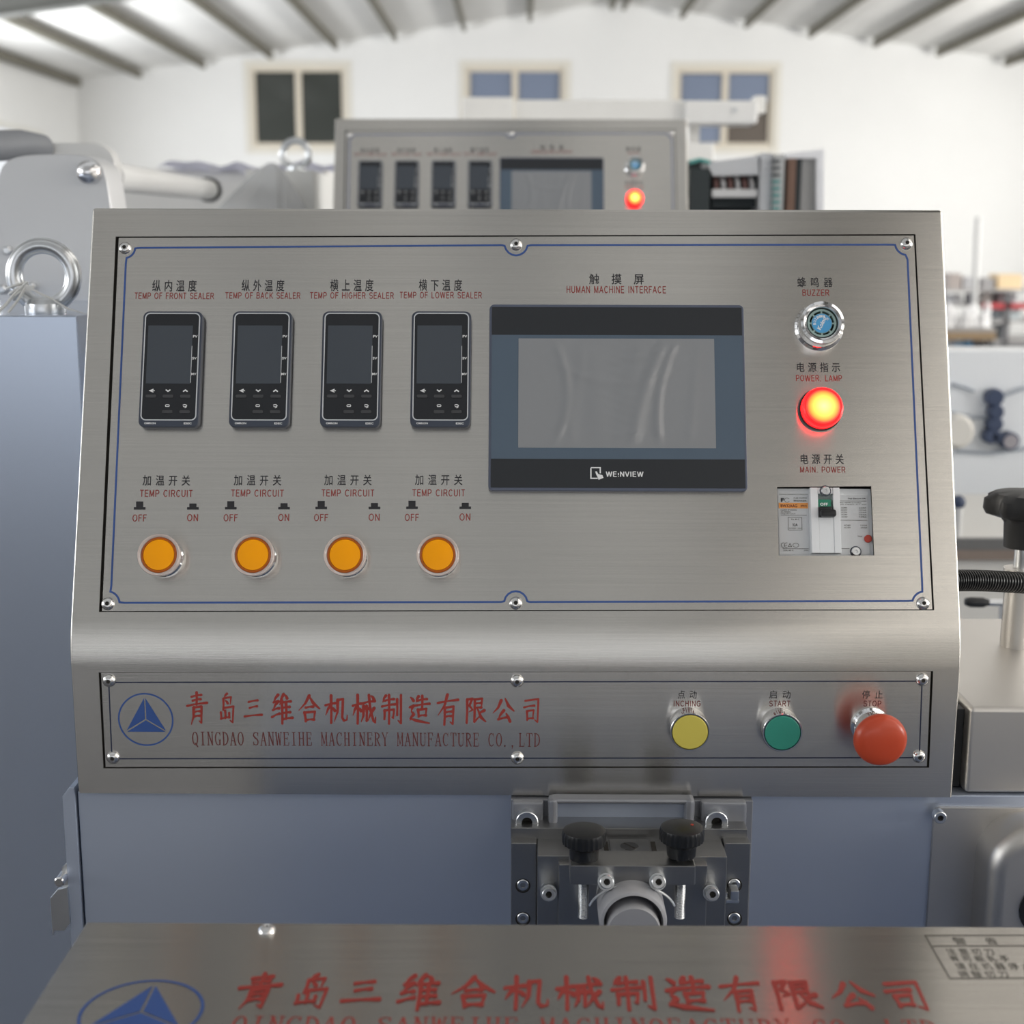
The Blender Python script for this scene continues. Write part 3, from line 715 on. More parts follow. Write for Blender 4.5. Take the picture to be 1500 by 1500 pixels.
# temperature controllers
def controller(parent, M, k=0):
    lab = ['first', 'second', 'third', 'fourth'][k]
    r = part('temperature_controller', parent, M, 'black temperature controller, %s from the left of the row of four' % lab)
    W_, H_ = .0475, .0945
    b = prism(rrect(W_-.001, H_-.001, .005), 0, .0035)
    prism(rrect(W_, H_, .005), .0035, .0085, .0012, bm=b)
    obj('casing', b, NAVY, r, M)
    obj('silver_frame', frame_prism([(x, y+.0018) for x, y in rrect(W_-.0035, H_-.0068, .0042)], [(x, y+.0018) for x, y in rrect(W_-.0052, H_-.0085, .0034)], .0083, .0089), PGREY, r, M)
    obj('front_panel', prism([(x, y+.0018) for x, y in rrect(W_-.0052, H_-.0085, .0034)], .0083, .0087), FACEBLK, r, M)
    obj('display_window', box((-.0013, .0115, .0087), (.0355, .0475, .0005), .0002), SCRGLASS, r, M)
    b = new()
    obj('display_edge', box((.0164, .0035, .00895), (.0004, .030, .0001)), PGREY, r, M)
    for (x, y) in ((-.0145, -.0225), (-.001, -.0225), (.0127, -.0225), (-.001, -.035), (.0127, -.035)):
        obj('rubber_key', prism(rrect(.0082, .0026, .001), .0085, .0093, .0003), KEYM, r, M @ T((x, y, 0)))
    # marks
    b = new(); z = .0093
    ribbon([(-.0125, -.0169), (-.0155, -.0181), (-.0125, -.0193)], .0008, b, z=z); ribbon([(-.0150, -.0181), (-.0115, -.0181)], .0007, b, z=z)
    ribbon([(-.0028, -.0173), (-.001, -.0186), (.0008, -.0173)], .0010, b, z=z)
    ribbon([(.0109, -.0188), (.0127, -.0175), (.0145, -.0188)], .0010, b, z=z)
    ribbon([(x-.001, y-.0302) for x, y in rrect(.003, .0015, .0006, 3)], .0005, b, closed=True, z=z)
    ribbon([(x+.0127, y-.0302) for x, y in bow(0, 0, .0016, .0009, -140, 160, 9)], .0006, b, z=z)
    ribbon([(.0128, -.0320), (.0140, -.0313), (.0134, -.0305)], .0006, b, z=z)
    obj('key_marks', b, PWHITE, r, M, smooth=0)
    for s, x, y, w, h, m in (('PV', .0188, .0262, .0036, .0020, PWHITE), ('SV', .0188, .0083, .0036, .0020, PWHITE), ('MV', .0188, -.0045, .0040, .0020, PWHITE)):
        obj('lettering', fit(chars_bm(s, off=.02), -w/2, w/2, -h/2, h/2), m, r, M @ T((x, y, .0093)), smooth=0)
    for s, x, w in (('OMRON', -.0142, .0090), ('E5EC', .0155, .0062)):
        obj('lettering', fit(chars_bm(s, off=.03), -w/2, w/2, -.0008, .0008), PWHITE, r, M @ T((x, -.0443, .0089)), smooth=0)
    return r
CT = []
for k, (xa, xb) in enumerate(((203, 296.5), (336, 427), (469, 559.5), (600.5, 691))):
    h = HP + .0085
    ua, va = FU.uv((xa+xb)/2, 540, h)
    M = FU.at(ua, va, HP)
    w = FU.uv(xb, 540, h)[0] - FU.uv(xa, 540, h)[0]; hh = FU.uv((xa+xb)/2, 451, h)[1] - FU.uv((xa+xb)/2, 629, h)[1]
    if k == 0: c0 = controller(con, M, 0)
    else:
        c = copy_tree(c0, con, M); c['label'] = 'black temperature controller, %s from the left of the row of four' % ['', 'second', 'third', 'last'][k]

# touch screen
h = HP + .007
UL = FU.uv(716.5, 446, h); UR = FU.uv(1089, 445.5, h); BRr = FU.uv(1096.5, 719.5, h); BL = FU.uv(715.5, 719.5, h)
hw, hh = (UR[0]-UL[0]+BRr[0]-BL[0])/2, (UL[1]-BL[1]+UR[1]-BRr[1])/2
M = FU.at((UL[0]+UR[0]+BL[0]+BRr[0])/4, (UL[1]+BL[1]+UR[1]+BRr[1])/4, HP)
#print('hmi', hw, hh)
hmi = part('touch_screen', con, M, 'blue-grey touch screen unit with a wrinkled film over its display')
b = prism(rrect(hw-.001, hh-.001, .004), 0, .003); prism(rrect(hw, hh, .004), .003, .007, .0013, bm=b)
obj('casing', b, HMIEDGE, hmi, M)
wi, hi = hw-.004, hh-.005
tb = .152*hh
obj('upper_band', box((0, hi/2-tb/2, .0071), (wi, tb, .0003)), HMIBAND, hmi, M)
obj('lower_band', box((0, -hi/2+tb/2, .0071), (wi, tb, .0003)), HMIBAND, hmi, M)
obj('front_glass', box((0, 0, .0071), (wi, hi-2*tb, .0003)), HMIBLUE, hmi, M)
# film with wrinkles
fw, fh = hw*.765, hh*.585
def wr(x, y):
    x *= 2.2; z = 0
    for (cx_, amp, w_, f) in ((-1.42, 1.1, .10, lambda y: .32*(1-y*y)), (1.18, 1.2, .09, lambda y: -.22*(1-(y-.1)**2)+.25*y), (.62, 1.8, .16, lambda y: .38*y+.12*y*y), (.30, .7, .2, lambda y: .25*y),
                              (-.9, .5, .12, lambda y: .12*math.sin(2*y)), (-.45, .4, .22, lambda y: -.1*y), (1.75, .5, .12, lambda y: .15*y)):
        d = (x - cx_ - f(y))/w_; z += amp*math.exp(-d*d)
    d = (y - (.18 + .18*x*x - .02*x))/.08; z += .7*math.exp(-d*d)*max(0, 1-abs(x)/1.9)
    d = (y - (.62 - .10*x*x + .15*x))/.10; z += .35*math.exp(-d*d)*max(0, 1-abs(x-.3)/1.4)
    z += .035*math.sin(y*38 + 3*math.sin(x*4) + x*2) * math.exp(-((x-.15)/.7)**2) + .03*math.sin(y*21 - x*17)
    return z*.0008
b = new(); nx, ny = 120, 70
g = [[b.verts.new(((i/nx-.5)*fw, (j/ny-.5)*fh, .0073 + .0001 + wr(2*i/nx-1, 2*j/ny-1)*min(1, 8*min(i/nx, 1-i/nx, j/ny, 1-j/ny)))) for j in range(ny+1)] for i in range(nx+1)]
for i in range(nx):
    for j in range(ny): b.faces.new((g[i][j], g[i+1][j], g[i+1][j+1], g[i][j+1]))
obj('display_film', b, FILM, hmi, M @ T((-.0005, .0030, 0)), smooth=180)
b = new(); z = .0074
yl = -hi/2+tb*.52
ribbon([(-.0158, yl+.0038), (-.0158, yl-.0044), (-.0105, yl-.0044)], .0010, b, z=z)
ribbon([(-.0158, yl+.0041), (-.0085, yl+.0041), (-.0085, yl-.0004)], .0010, b, z=z)
poly([(-.0125, yl+.0010), (-.0112, yl+.0012), (-.0100, yl-.0010), (-.0068, yl-.0018), (-.0060, yl-.0040), (-.0098, yl-.0056), (-.0108, yl-.0030), (-.0116, yl-.0016)], b, z=z)
obj('hand_logo', b, PWHITE, hmi, M @ T((-.0005-.0135*0-.0048, 0, 0)), smooth=0)
obj('lettering', fit(sans_bm('WE!NVIEW', 15, 14), -.0095, .0200, -.0022, .0022), PWHITE, hmi, M @ T((0, yl-.001, .0074)), smooth=0)

# round things on the upper plate
def amber_button(M, lab):
    r = part('illuminated_push_button', con, M, lab)
    obj('chrome_bezel', lathe([(.0155, 0), (.0155, .002), (.0145, .003), (.0145, .007), (.0150, .0085), (.0132, .0090), (.0128, .002), (0, .002)]), CHROME, r, M)
    obj('clear_collar', lathe([(.0146, .0085), (.0160, .010), (.0163, .0165), (.0158, .0178), (.0150, .0178), (.0142, .0172), (.0140, .0092)] + [(.0146, .0085)], 48), CLEAR, r, M)
    obj('collar_ring', lathe([(.0163, .0160), (.0165, .0168), (.0160, .0182), (.0154, .0180), (.0156, .0168)], 48), CLEAR, r, M)
    obj('lens_rim', lathe([(.0138, .004), (.0138, .0158), (.0128, .0166), (.0122, .0166), (.0122, .004)], 48), AMBERD, r, M)
    obj('amber_lens', lathe([(.0121, .004), (.0121, .0163), (.0117, .0170), (.008, .0176), (0, .0179)], 48), AMBER, r, M)
    return r
PB = None
for k, (x, y) in enumerate(((232, 812.5), (370, 812.5), (505, 812.5), (641, 812.5))):
    M = FU.px(x, y, HP+.0175, HP)
    lab = 'amber illuminated push button, %s from the left, below its OFF and ON marks' % ['first', 'second', 'third', 'fourth'][k]
    if PB is None: PB = amber_button(M, lab)
    else: copy_tree(PB, con, M)['label'] = lab
M = FU.px(1205, 472, HP+.015, HP)
bz = part('buzzer', con, M, 'chrome ringed buzzer with a blue sticker')
obj('chrome_ring', lathe([(.0195, 0), (.0195, .0015), (.0178, .003), (.0178, .0125), (.0172, .0148), (.0150, .0156), (.0140, .0130), (.0128, .0145), (.0122, .0135), (.0122, .006)], 48), CHROME, bz, M)
obj('buzzer_well', lathe([(.0124, .0125), (.0118, .0130), (.0114, .0125), (.0112, .007), (0, .007)], 40), mat('dark_teal', (.02, .03, .03), .6), bz, M)
b = frame_prism([(.0121*math.cos(2*math.pi*i/32), .0121*math.sin(2*math.pi*i/32)) for i in range(32)], [(.0098*math.cos(2*math.pi*i/32), .0098*math.sin(2*math.pi*i/32)) for i in range(32)], .0075, .0125)
for i in range(8): box((.0088, 0, .0100), (.0030, .0013, .0040), bm=b, M=rotz(R(45*i)))
lathe([(.0082, .008), (.0082, .0118), (0, .0118)], 32, bm=b)
obj('grille', b, TEAL, bz, M)
obj('sticker', lathe([(.0078, .0118), (.0078, .0122), (0, .0122)], 32), SKYBL, bz, M)
def arcword(s, r, a0, a1, sz, parent, M, m):
    for i, ch in enumerate(s):
        if ch == ' ': continue
        a = a0 + (a1-a0)*i/max(1, len(s)-1)
        bb = chars_bm(ch, off=.02); fit(bb, -sz*.35, sz*.35, -sz/2, sz/2)
        yield bb, rotz(R(a-90)) @ T((0, r, 0))
acc = new()
for bb, mm in list(arcword('BUZZER', .0058, 185, 85, .0022, bz, M, PWHITE)) + list(arcword('DC 12-24V', -.0058, 120+95, 120+190, .0019, bz, M, PWHITE)):
    bmesh.ops.transform(bb, matrix=mm, verts=bb.verts); merge(acc, bb)
bb = fit(chars_bm('Koino', off=.03), -.0056, .0056, -.0017, .0017); bmesh.ops.transform(bb, matrix=rotz(R(62)), verts=bb.verts); merge(acc, bb)
obj('sticker_lettering', acc, PWHITE, bz, M @ T((0, 0, .0123)), smooth=0)
M = FU.px(1206, 595.5, HP+.013, HP)
pw = part('power_lamp', con, M, 'lit red power lamp glowing yellow at its centre')
obj('lamp_base', lathe([(.0172, 0), (.0172, .003), (.0155, .0035), (.0155, .006)], 40), BLACKP, pw, M)
obj('red_rim', lathe([(.0150, .003), (.0160, .0045), (.0162, .010), (.0155, .0125), (.0145, .0132), (.0138, .0128)], 48), LAMPSIDE, pw, M)
obj('lit_lens', lathe([(.0139, .0126), (.0132, .0140), (.008, .0152), (0, .0156)], 48), LAMPM, pw, M)

# circuit breaker seen through its cut-out
cx_ = sum(p[0] for p in BR)/4; cy_ = sum(p[1] for p in BR)/4; bw = (BR[1][0]-BR[0][0]+BR[2][0]-BR[3][0])/2; bh = (BR[0][1]-BR[3][1]+BR[1][1]-BR[2][1])/2
M = FU.at(cx_, cy_, 0)
cb = part('circuit_breaker', con, M, 'off-white circuit breaker with a black toggle and small printed tables')
def bx_(x, y): return (x-.5)*bw, (.5-y)*bh       # fractions of the cut-out, y downwards
def rb(x0, y0, x1, y1, z0, z1, bm=None, bv=.0004):
    a = bx_(x0, y0); c = bx_(x1, y1); return box(((a[0]+c[0])/2, (a[1]+c[1])/2, (z0+z1)/2), (abs(c[0]-a[0]), abs(c[1]-a[1]), z1-z0), bv, bm=bm)
obj('breaker_case', rb(.012, .012, 1.03, .992, -.05, -.006), OFFW, cb, M)
obj('label_field', rb(.02, .115, .335, .975, -.006, -.0056, bv=0), OFFW2, cb, M)
obj('label_field', rb(.665, .11, .975, .975, -.006, -.0056, bv=0), OFFW2, cb, M)
b = rb(.345, .02, .425, .965, -.006, .0012); rb(.585, .02, .655, .965, -.006, .0012, bm=b)
rb(.425, .45, .585, .965, -.006, .0008, bm=b); rb(.425, .02, .585, .11, -.006, .0008, bm=b)
obj('raised_centre', b, OFFW, cb, M)
obj('toggle_recess', rb(.425, .11, .585, .45, -.006, -.0045, bv=0), mat('pale_recess', (.42, .48, .47), .4), cb, M)
obj('toggle_flag', rb(.425, .19, .565, .32, -.0045, .0005), DGREEN, cb, M)
a = bx_(.487, .262); obj('lettering', fit(chars_bm('OFF', off=.03), -.0030, .0030, -.0011, .0011), PWHITE, cb, M @ T((a[0], a[1], .0008)), smooth=0)
b = rb(.425, .30, .565, .455, -.0045, .0035, bv=.001); rb(.435, .35, .60, .455, 0, .0075, bm=b, bv=.0018)
obj('toggle', b, BLACKP, cb, M)
for fx, fy in ((.505, .07), (.825, .93)):
    a = bx_(fx, fy)
    s_ = obj('case_screw', lathe([(.0036, 0), (.0036, .0012), (.0030, .0020), (.0012, .0020), (.0010, .0010), (0, .0010)], 20), ZINC, cb, M @ T((a[0], a[1], -.0055 if fx > .6 else .0008)))
    obj('screw_recess', lathe([(.0044, 0), (.0044, .0006), (.0037, .0006)], 20), NAVY, cb, M @ T((a[0], a[1], -.0058 if fx > .6 else .0008)))
a = bx_(.958, .745); obj('trip_button', lathe([(.0030, 0), (.0030, .0015), (.0026, .0019), (0, .0019)], 20), TRIPRED, cb, M @ T((a[0], a[1], -.0056)))
def bl(s, x0, y0, x1, y1, m=INKNAVY, off=.01):
    a = bx_(x0, y0); c = bx_(x1, y1)
    return obj('lettering', fit(chars_bm(s, off=off), 0, c[0]-a[0], 0, a[1]-c[1]), m, cb, M @ T((a[0], c[1], -.0053)), smooth=0)
obj('orange_band', rb(.025, .225, .335, .305, -.0056, -.0054, bv=0), ORANGE, cb, M)
bl('F', .05, .155, .085, .21, INKBLK, .05); bl('FUJI AUTO', .185, .145, .325, .168, INKOLIVE); bl('BREAKER', .185, .183, .32, .205, INKOLIVE)
bl('BW32AAG', .045, .245, .22, .29, INKDRED, .02); bl('3P032', .255, .255, .325, .285, INKDRED)
bl('Ue240V 3P 50/60Hz', .045, .32, .215, .338, INKOLIVE); bl('AC 50/60Hz', .045, .348, .15, .366, INKOLIVE); bl('Uimp 6kV Cat.A', .045, .376, .2, .394, INKOLIVE)
b = new()
def ln(x0, y0, x1, y1, w=.0003): ribbon([bx_(x0, y0), bx_(x1, y1)], w, b)
ln(.03, .10, .34, .10); ln(.045, .405, .32, .405)
for q in (((.12, .435), (.265, .435)), ((.265, .435), (.265, .62)), ((.265, .62), (.12, .62)), ((.12, .62), (.12, .435))): ln(*q[0], *q[1])
ln(.055, .89, .33, .89); ln(.675, .195, .955, .195); ln(.675, .475, .955, .475); ln(.675, .885, .76, .885)
c = bx_(.195, .84); ribbon([(c[0]+x, c[1]+y) for x, y in bow(0, 0, .0023, .0016, 0, 360, 16)[:-1]], .0003, b, closed=True)
ribbon([bx_(.115, .862), bx_(.15, .862), bx_(.133, .815)], .0004, b, closed=True)
for cx2 in (.065, .098): c = bx_(cx2, .84); ribbon([(c[0]+x, c[1]+y) for x, y in bow(0, 0, .0018, .0019, 70, 290, 10)], .0004, b)
c = bx_(.098, .84); ribbon([(c[0]-.0018, c[1]), (c[0]+.0003, c[1])], .0004, b)
c = bx_(.085, .185); ribbon([(c[0]+x+.0022, c[1]+y) for x, y in bow(0, 0, .0020, .0017, 30, 330, 12)], .0003, b)
obj('printed_lines', b, INKOLIVE, cb, M @ T((0, 0, -.0053)), smooth=0)
bl('32A', .165, .525, .22, .565, INKBLK); bl('AC220V 1.5kA', .128, .585, .26, .602, INKOLIVE); bl('TA 40 C', .15, .455, .24, .475, INKOLIVE)
bl('32A 40 C', .06, .905, .17, .925, INKOLIVE); bl('JAPAN', .28, .905, .325, .925, INKOLIVE)
bl('Fuji Electric FA', .765, .148, .95, .175, INKBLK)
bl('IEC 60947-2 Icu/Ics', .675, .21, .90, .228, INKOLIVE); bl('JIS C8201-2-1 AC', .675, .24, .955, .256, INKOLIVE)
for j, (l, r_) in enumerate((('AC240V', '2.5/2kA'), ('AC230V', '1.5/1kA'), ('AC220V', '1.5/1kA'), ('AC200V', '1.5/1kA'), ('AC100V', '2.5/2kA'))):
    y = .285 + j*.033; bl(l, .685, y, .75, y+.018, INKOLIVE); bl(r_, .875, y, .95, y+.018, INKOLIVE)
for j, (l, r_) in enumerate((('AC240V', '1.5/1kA'), ('AC100V', '2.5/2kA'))):
    y = .54 + j*.033; bl(l, .71, y, .78, y+.018, INKOLIVE); bl(r_, .885, y, .955, y+.018, INKOLIVE)
bl('TRIP', .85, .70, .90, .716, INKOLIVE)

# push buttons on the lower plate
def flat_button(M, m, lab, nm):
    r = part('push_button', con, M, lab)
    obj('chrome_bezel', lathe([(.0152, 0), (.0152, .0015), (.0146, .0025), (.0143, .0115), (.0150, .0130), (.0154, .0142), (.0150, .0150), (.0142, .0150), (.0138, .0140), (.0138, .006)], 48), CHROME, r, M)
    obj(nm, lathe([(.0136, .006), (.0136, .0150), (.0131, .0156), (0, .0156)], 48), m, r, M)
    return r
flat_button(FL.px(1011, 1073, HP+.0156, HP), YELLOW, 'yellow inching push button in a chrome bezel', 'yellow_cap')
flat_button(FL.px(1146.5, 1074, HP+.0156, HP), GREEN, 'green start push button in a chrome bezel', 'green_cap')
M = FL.px(1290.5, 1085, HP+.034, HP)
st = part('stop_button', con, M, 'big red mushroom stop button')
obj('chrome_collar', lathe([(.0150, 0), (.0150, .002), (.0132, .003), (.0132, .014), (.0120, .016), (.0095, .016)], 40), CHROME, st, M)
obj('mushroom_cap', lathe([(.0095, .010), (.0100, .022), (.0150, .0255), (.0188, .0275), (.0201, .0300), (.0201, .0325), (.0192, .0352), (.0165, .0375), (.0110, .0390), (0, .0396)], 56), REDB, st, M)

# ================================================================= the machine around the console
def boxpx(x0, y0, x1, y1, yf, yb, bv=0.0, bm=None, seg=2, org=None):
    """box whose front face, on the upright plane Y = yf, spans the given strip; yb is its back"""
    a = onY(x0, (y0+y1)/2, yf); c = onY(x1, (y0+y1)/2, yf); xm = (x0+x1)/2
    t = onY(xm, y0, yf).z; d = onY(xm, y1, yf).z
    C = Vector(((a.x+c.x)/2, (yf+yb)/2, (t+d)/2))
    return box(tuple(C - (org or Vector())), (c.x-a.x, yb-yf, t-d), bv, bm=bm, seg=seg)
def cylY(px, py, y, r, L, prof=None, n=28, bm=None, org=None, cap=0.0):
    """cylinder whose face looks at the camera side (-Y)"""
    p = onY(px, py, y) - (org or Vector())
    pr = prof or [(r, -L), (r, -cap), (r-cap, 0), (0, 0)]
    return lathe(pr, n, bm=bm, M=T(p) @ rotx(R(90)))
def capscrew(r):
    b = capscrew0(r); lathe([(r*.44, -r*.6), (0, -r*.6)], 6, bm=b, mi=1); return b
def capscrew0(r):                                # socket head cap screw, axis z, head top at z = 0
    h = r*1.5
    return lathe([(r, -h), (r, -.0006), (r-.0006, 0), (r*.48, 0)], 24, bm=lathe([(r*.54, .00001), (r*.46, -r*.8), (0, -r*.8)], 6))
csm = {}
def cap(parent, p, r, rot, m=ZINC, name='cap_screw'):
    if r not in csm:
        me = mesh_of(capscrew(r)); me.materials.append(m); me.materials.append(GAPSHADE); [setattr(f, 'use_smooth', True) for f in me.polygons]; me.set_sharp_from_angle(angle=R(35)); csm[r] = me
    return place(csm[r], name, parent, T(p) @ rot)

YB = YC + .006
xl = onY(119.5, 1260, YB).x; xr = 1.05
mb = thing('packing_machine', 'blue-grey machine body right under the foreground control console', 'machine', T(((xl+xr)/2, YB+.25, 0.0)))
Mi = Matrix.Identity(4)
zt = ZB - .0008
obj('body_shell', box(((xl+xr)/2, YB+.26, (zt+.06)/2+.0), (xr-xl, .52, zt-.06), .0012), BLUEST, mb, Mi)
for x in (xl+.1, xr-.1):
    for y in (YB+.06, YB+.46): obj('foot', lathe([(.03, 0), (.03, .01), (.012, .02), (.012, .07)], 20), BLACKP, mb, T((x, y, 0)))
# folded flange at the left corner
a = onY(97.5, 1260, YB-.001).x
obj('corner_flange', prism([(a, .4), (xl-.0016, .4), (xl-.0016, zt+.004), (a+.006, zt+.004), (a, zt-.004)], 0, .03, .0008, M=T((0, YB+.028, 0)) @ rotx(R(90))), BLUEST, mb, Mi)
P = [(73, 1316), (84, 1303), (99, 1300), (103, 1352), (94, 1364), (80, 1364), (77, 1372)]
Q = [onY(x, y, YB-.004) for x, y in P]
obj('corner_bracket', prism([(q.x, q.z) for q in Q], 0, .004, .0008, M=T((0, YB, 0)) @ rotx(R(90))), ZINC, mb, Mi)
obj('bracket_ear', prism([(q.x, q.z) for q in [onY(x, y, YB-.002) for x, y in ((88, 1290), (90, 1272), (97, 1265), (99, 1268), (100, 1300), (90, 1300))]], 0, .004, .0008, M=T((0, YB+.003, 0)) @ rotx(R(90))), ZINC, mb, Mi)
obj('bracket_bolt', cylY(86, 1293, YB-.012, .0042, .014, cap=.001), CHROME, mb, Mi)
# plate at the right with its screw and the rounded guard
Q = [onY(x, y, YB-.003) for x, y in ((1358, 1183), (1358, 1352), (1560, 1352), (1560, 1183))]
w_, h_ = Q[2].x-Q[1].x, Q[0].z-Q[1].z
obj('right_plate', prism(rrect(w_, h_+.06, .005), 0, .003, .0006, M=T(((Q[1].x+Q[2].x)/2, YB, Q[0].z-(h_+.06)/2)) @ rotx(R(90))), STEEL2, mb, Mi)
cap(mb, onY(1378, 1198.5, YB-.014), .0050, rotx(R(90)))
q = onY(1453, 1212, YB-.035); q2 = onY(1453, 1360, YB-.035)
obj('rounded_guard', prism(rrect(.16, .14, .035, 10), 0, .04, .012, seg=5, M=T((q.x+.08, YB-.002, q.z-.07)) @ rotx(R(90))), STEEL2, mb, Mi)
obj('guard_opening', lathe([(.0, .0), (.022, 0), (.022, .002), (.0, .002)][1:], 24, M=T((q.x+.045, YB-.0415, q.z-.065)) @ rotx(R(90))), BLACKP, mb, Mi)

# ---------------------------------------------------------------- stainless hood at the right
YS = YC + .008
zf = onY(1450, 1037, YS).z; zb_ = zt + .0008
ybk = (CO + ray(1450, 905) * ((zf-H)/ray(1450, 905).z)).y
xs = onY(1417, 1100, YS).x
sh = thing('side_hood', 'stainless steel side hood with a flat top right of the foreground console', 'machine cover', T(((xs+1.0)/2, YS, zt)))
b = box(((xs+1.0)/2, (YS+ybk)/2, (zf+zb_)/2), (1.0-xs, ybk-YS, zf-zb_), .004, seg=3)
obj('hood_shell', b, STEEL2, sh, Mi)
obj('gap_shade_strip', box((xs-.004, (YS+ybk)/2+.006, (zf+zb_)/2-.002), (.008, ybk-YS-.012, zf-zb_-.006), .001), BLACKM, sh, Mi)  # black strip added to stand in for the shade of the deep gap

# star knob on its rod
rodx = onY(1494, 850, 1.22)
zk = onY(1500, 746, 1.22).z
kx = onY(1503, 746, 1.22).x
sk = thing('star_knob', 'black lobed star knob on an upright steel rod behind the side hood', 'knob', T((kx, 1.22, zf)))
obj('knob_head', lathe([(.017, -.034), (.018, -.012), (.019, -.008), (.031, -.004), (.0335, .001), (.033, .010), (.028, .0145), (.012, .0165), (0, .0168)], 64,
    rfun=lambda a, z: 1 + (.12*max(-.55, math.cos(8*a+.5)) if z > -.009 and z < .013 else 0), M=T((kx, 1.22, zk))), BLACKM, sk, Mi)
obj('rod', lathe([(.0062, 0), (.0062, zk-.03-zf)], 20, M=T((kx-.001, 1.22, zf))), ZINC, sk, Mi)
zc_ = onY(1490, 832, 1.22).z
b = lathe([(0, 0), (.013, 0), (.013, zc_-zf-.004), (.0145, zc_-zf-.004), (.0145, zc_-zf), (.0063, zc_-zf)], 28, M=T((kx-.001, 1.22, zf)))
obj('collar', b, STEEL2, sk, Mi)
# corrugated conduit
p0 = onY(1385, 851, 1.10); p1 = onY(1450, 851, 1.12); p2 = onY(1530, 857, 1.15)
pts = []; n = 150
for i in range(n+1):
    t = i/n; pts.append(p0*(1-t)**2 + (p1*2-(p0+p2)*.5)*(2*t*(1-t)) + p2*t*t)
co = obj('corrugated_conduit', tube(pts, .008, 16, rf=lambda i: .0078 + (.0012 if i % 4 < 2 else -.0006)), BLACKP)
tag(co, 'black corrugated conduit running right from the foreground console', 'hose')

# ---------------------------------------------------------------- cabinet with the lifting eye at the left
CABM = mat('pale_blue_grey_cabinet_paint', (.58, .65, .78), .27, .8, var=.05, vscale=2)
YK = 1.27
zk1 = onY(60, 462.5, YK).z
xk = onY(117, 700, YK).x
def cabinet(lab, M, tall=0.0):
    r = thing('side_cabinet', lab, 'cabinet', T((xk-.4, YK, 0)))
    obj('cabinet_body', box((xk-.395, YK+.16, (zk1+.05)/2), (.80, .32, zk1-.05), .0015), CABM, r, Mi)
    obj('plinth', box((xk-.395, YK+.17, .025), (.74, .28, .05)), BLACKM, r, Mi)
    e = onY(64.5, 407, YK+.045)
    ring = [(.0275*math.cos(2*math.pi*i/48), 0, .0275*math.sin(2*math.pi*i/48)) for i in range(48)]
    cz = zk1 + .0345
    b = tube([Vector(q) + Vector((e.x, e.y, cz)) for q in ring], .0076, 16, closed=True)
    obj('lifting_eye', b, ZINC, r, Mi)
    obj('eye_collar', lathe([(0, 0), (.0185, 0), (.0190, .004), (.0185, .009), (.0150, .013), (0, .014)], 32, M=T((e.x, e.y, zk1))), ZINC, r, Mi)
    return r, e, cz
cab, eye, cz = cabinet('tall blue-grey cabinet with a zinc lifting eye, left of the foreground console', Mi)
tie = new()
M0 = T((eye.x, eye.y, cz))
ang = R(208); pc = Vector((eye.x + .0275*math.cos(ang), eye.y, cz + .0275*math.sin(ang)))
rad = Vector((math.cos(ang), 0, math.sin(ang)))
for s, tw in ((0, .0), (.004, .5), (-.004, -.4)):
    ax = rad.copy(); pts = [pc + ax*(.0092*math.cos(2*math.pi*i/20)) + Vector((0, 1, 0))*(.0092*math.sin(2*math.pi*i/20)) + Vector((-rad.z, 0, rad.x))*(s + tw*.004*math.cos(2*math.pi*i/20)) for i in range(20)]
    tube(pts, .0011, 6, bm=tie, closed=True)
w0 = onY(44, 422, YK+.036)
tube([w0, onY(58, 430, YK+.034), onY(76, 438, YK+.035)], .0013, 6, bm=tie)
tube([onY(40, 413, YK+.036), onY(20, 432, YK+.036), onY(8, 447, YK+.03), onY(-4, 458, YK+.02)], .0015, 6, bm=tie)
tube([onY(40, 417, YK+.036), onY(26, 440, YK+.03), onY(12, 458, YK+.02)], .0013, 6, bm=tie)
tube([onY(76, 438, YK+.035), onY(98, 452, YK+.03), onY(124, 461, YK+.03)], .0012, 6, bm=tie)
for v in tie.verts: v.co.z = max(v.co.z, zk1+.0003)
box(tuple(w0), (.007, .004, .005), .0006, bm=tie)
o = obj('cable_tie', tie, mat('white_nylon', (.75, .75, .73), .35)); tag(o, 'white nylon cable tie looped round the near lifting eye', 'cable tie')

# ---------------------------------------------------------------- sealing head under the console
sx = onY(922, 1290, .98)
hd = thing('sealing_head', 'machined steel sealing head with two black thumb knobs below the foreground console', 'machine part', T((sx.x, YB-.03, onY(922, 1350, .98).z-.06)))
def hp(nm, bm, m=CASTM, label=None): return obj(nm, bm, m, hd, Mi, label=label)
zlow = 1520
hp('mounting_plate', boxpx(748, 1172, 1097, zlow, YB-.010, YB, .001), CASTP)
hp('mounting_pad', boxpx(750, 1175, 797, 1215, YB-.019, YB-.010, .003), CASTP)
hp('mounting_pad', boxpx(1026, 1175, 1094, 1222, YB-.019, YB-.010, .003), CASTP)
# pocketed top casting
b = boxpx(808, 1171, 1015, 1178, YB-.022, YB-.010, .002); boxpx(803, 1172, 817, 1222, YB-.024, YB-.010, .003, bm=b); boxpx(1004, 1172, 1018, 1222, YB-.024, YB-.010, .003, bm=b)
hp('pocket_rim', b, CASTP)
hp('pocket_floor', boxpx(816, 1178, 1006, 1222, YB-.012, YB-.0095), BLUEST)
for x in (772, 1050): cap(hd, onY(x, 1205, YB-.026), .0088, rotx(R(90)))
yf1 = 1.003
hp('rear_bar', boxpx(748, 1213.5, 1095, 1235, yf1+.010, YB-.010, .001))
hp('side_block', boxpx(748, 1235, 785.5, zlow, yf1, YB-.010, .001)); hp('side_block', boxpx(1056, 1235, 1094.5, zlow, yf1, YB-.010, .001))
yf2 = .983
hp('middle_block', boxpx(786.5, 1254, 1061, zlow, yf2, yf1+.014, .0012))
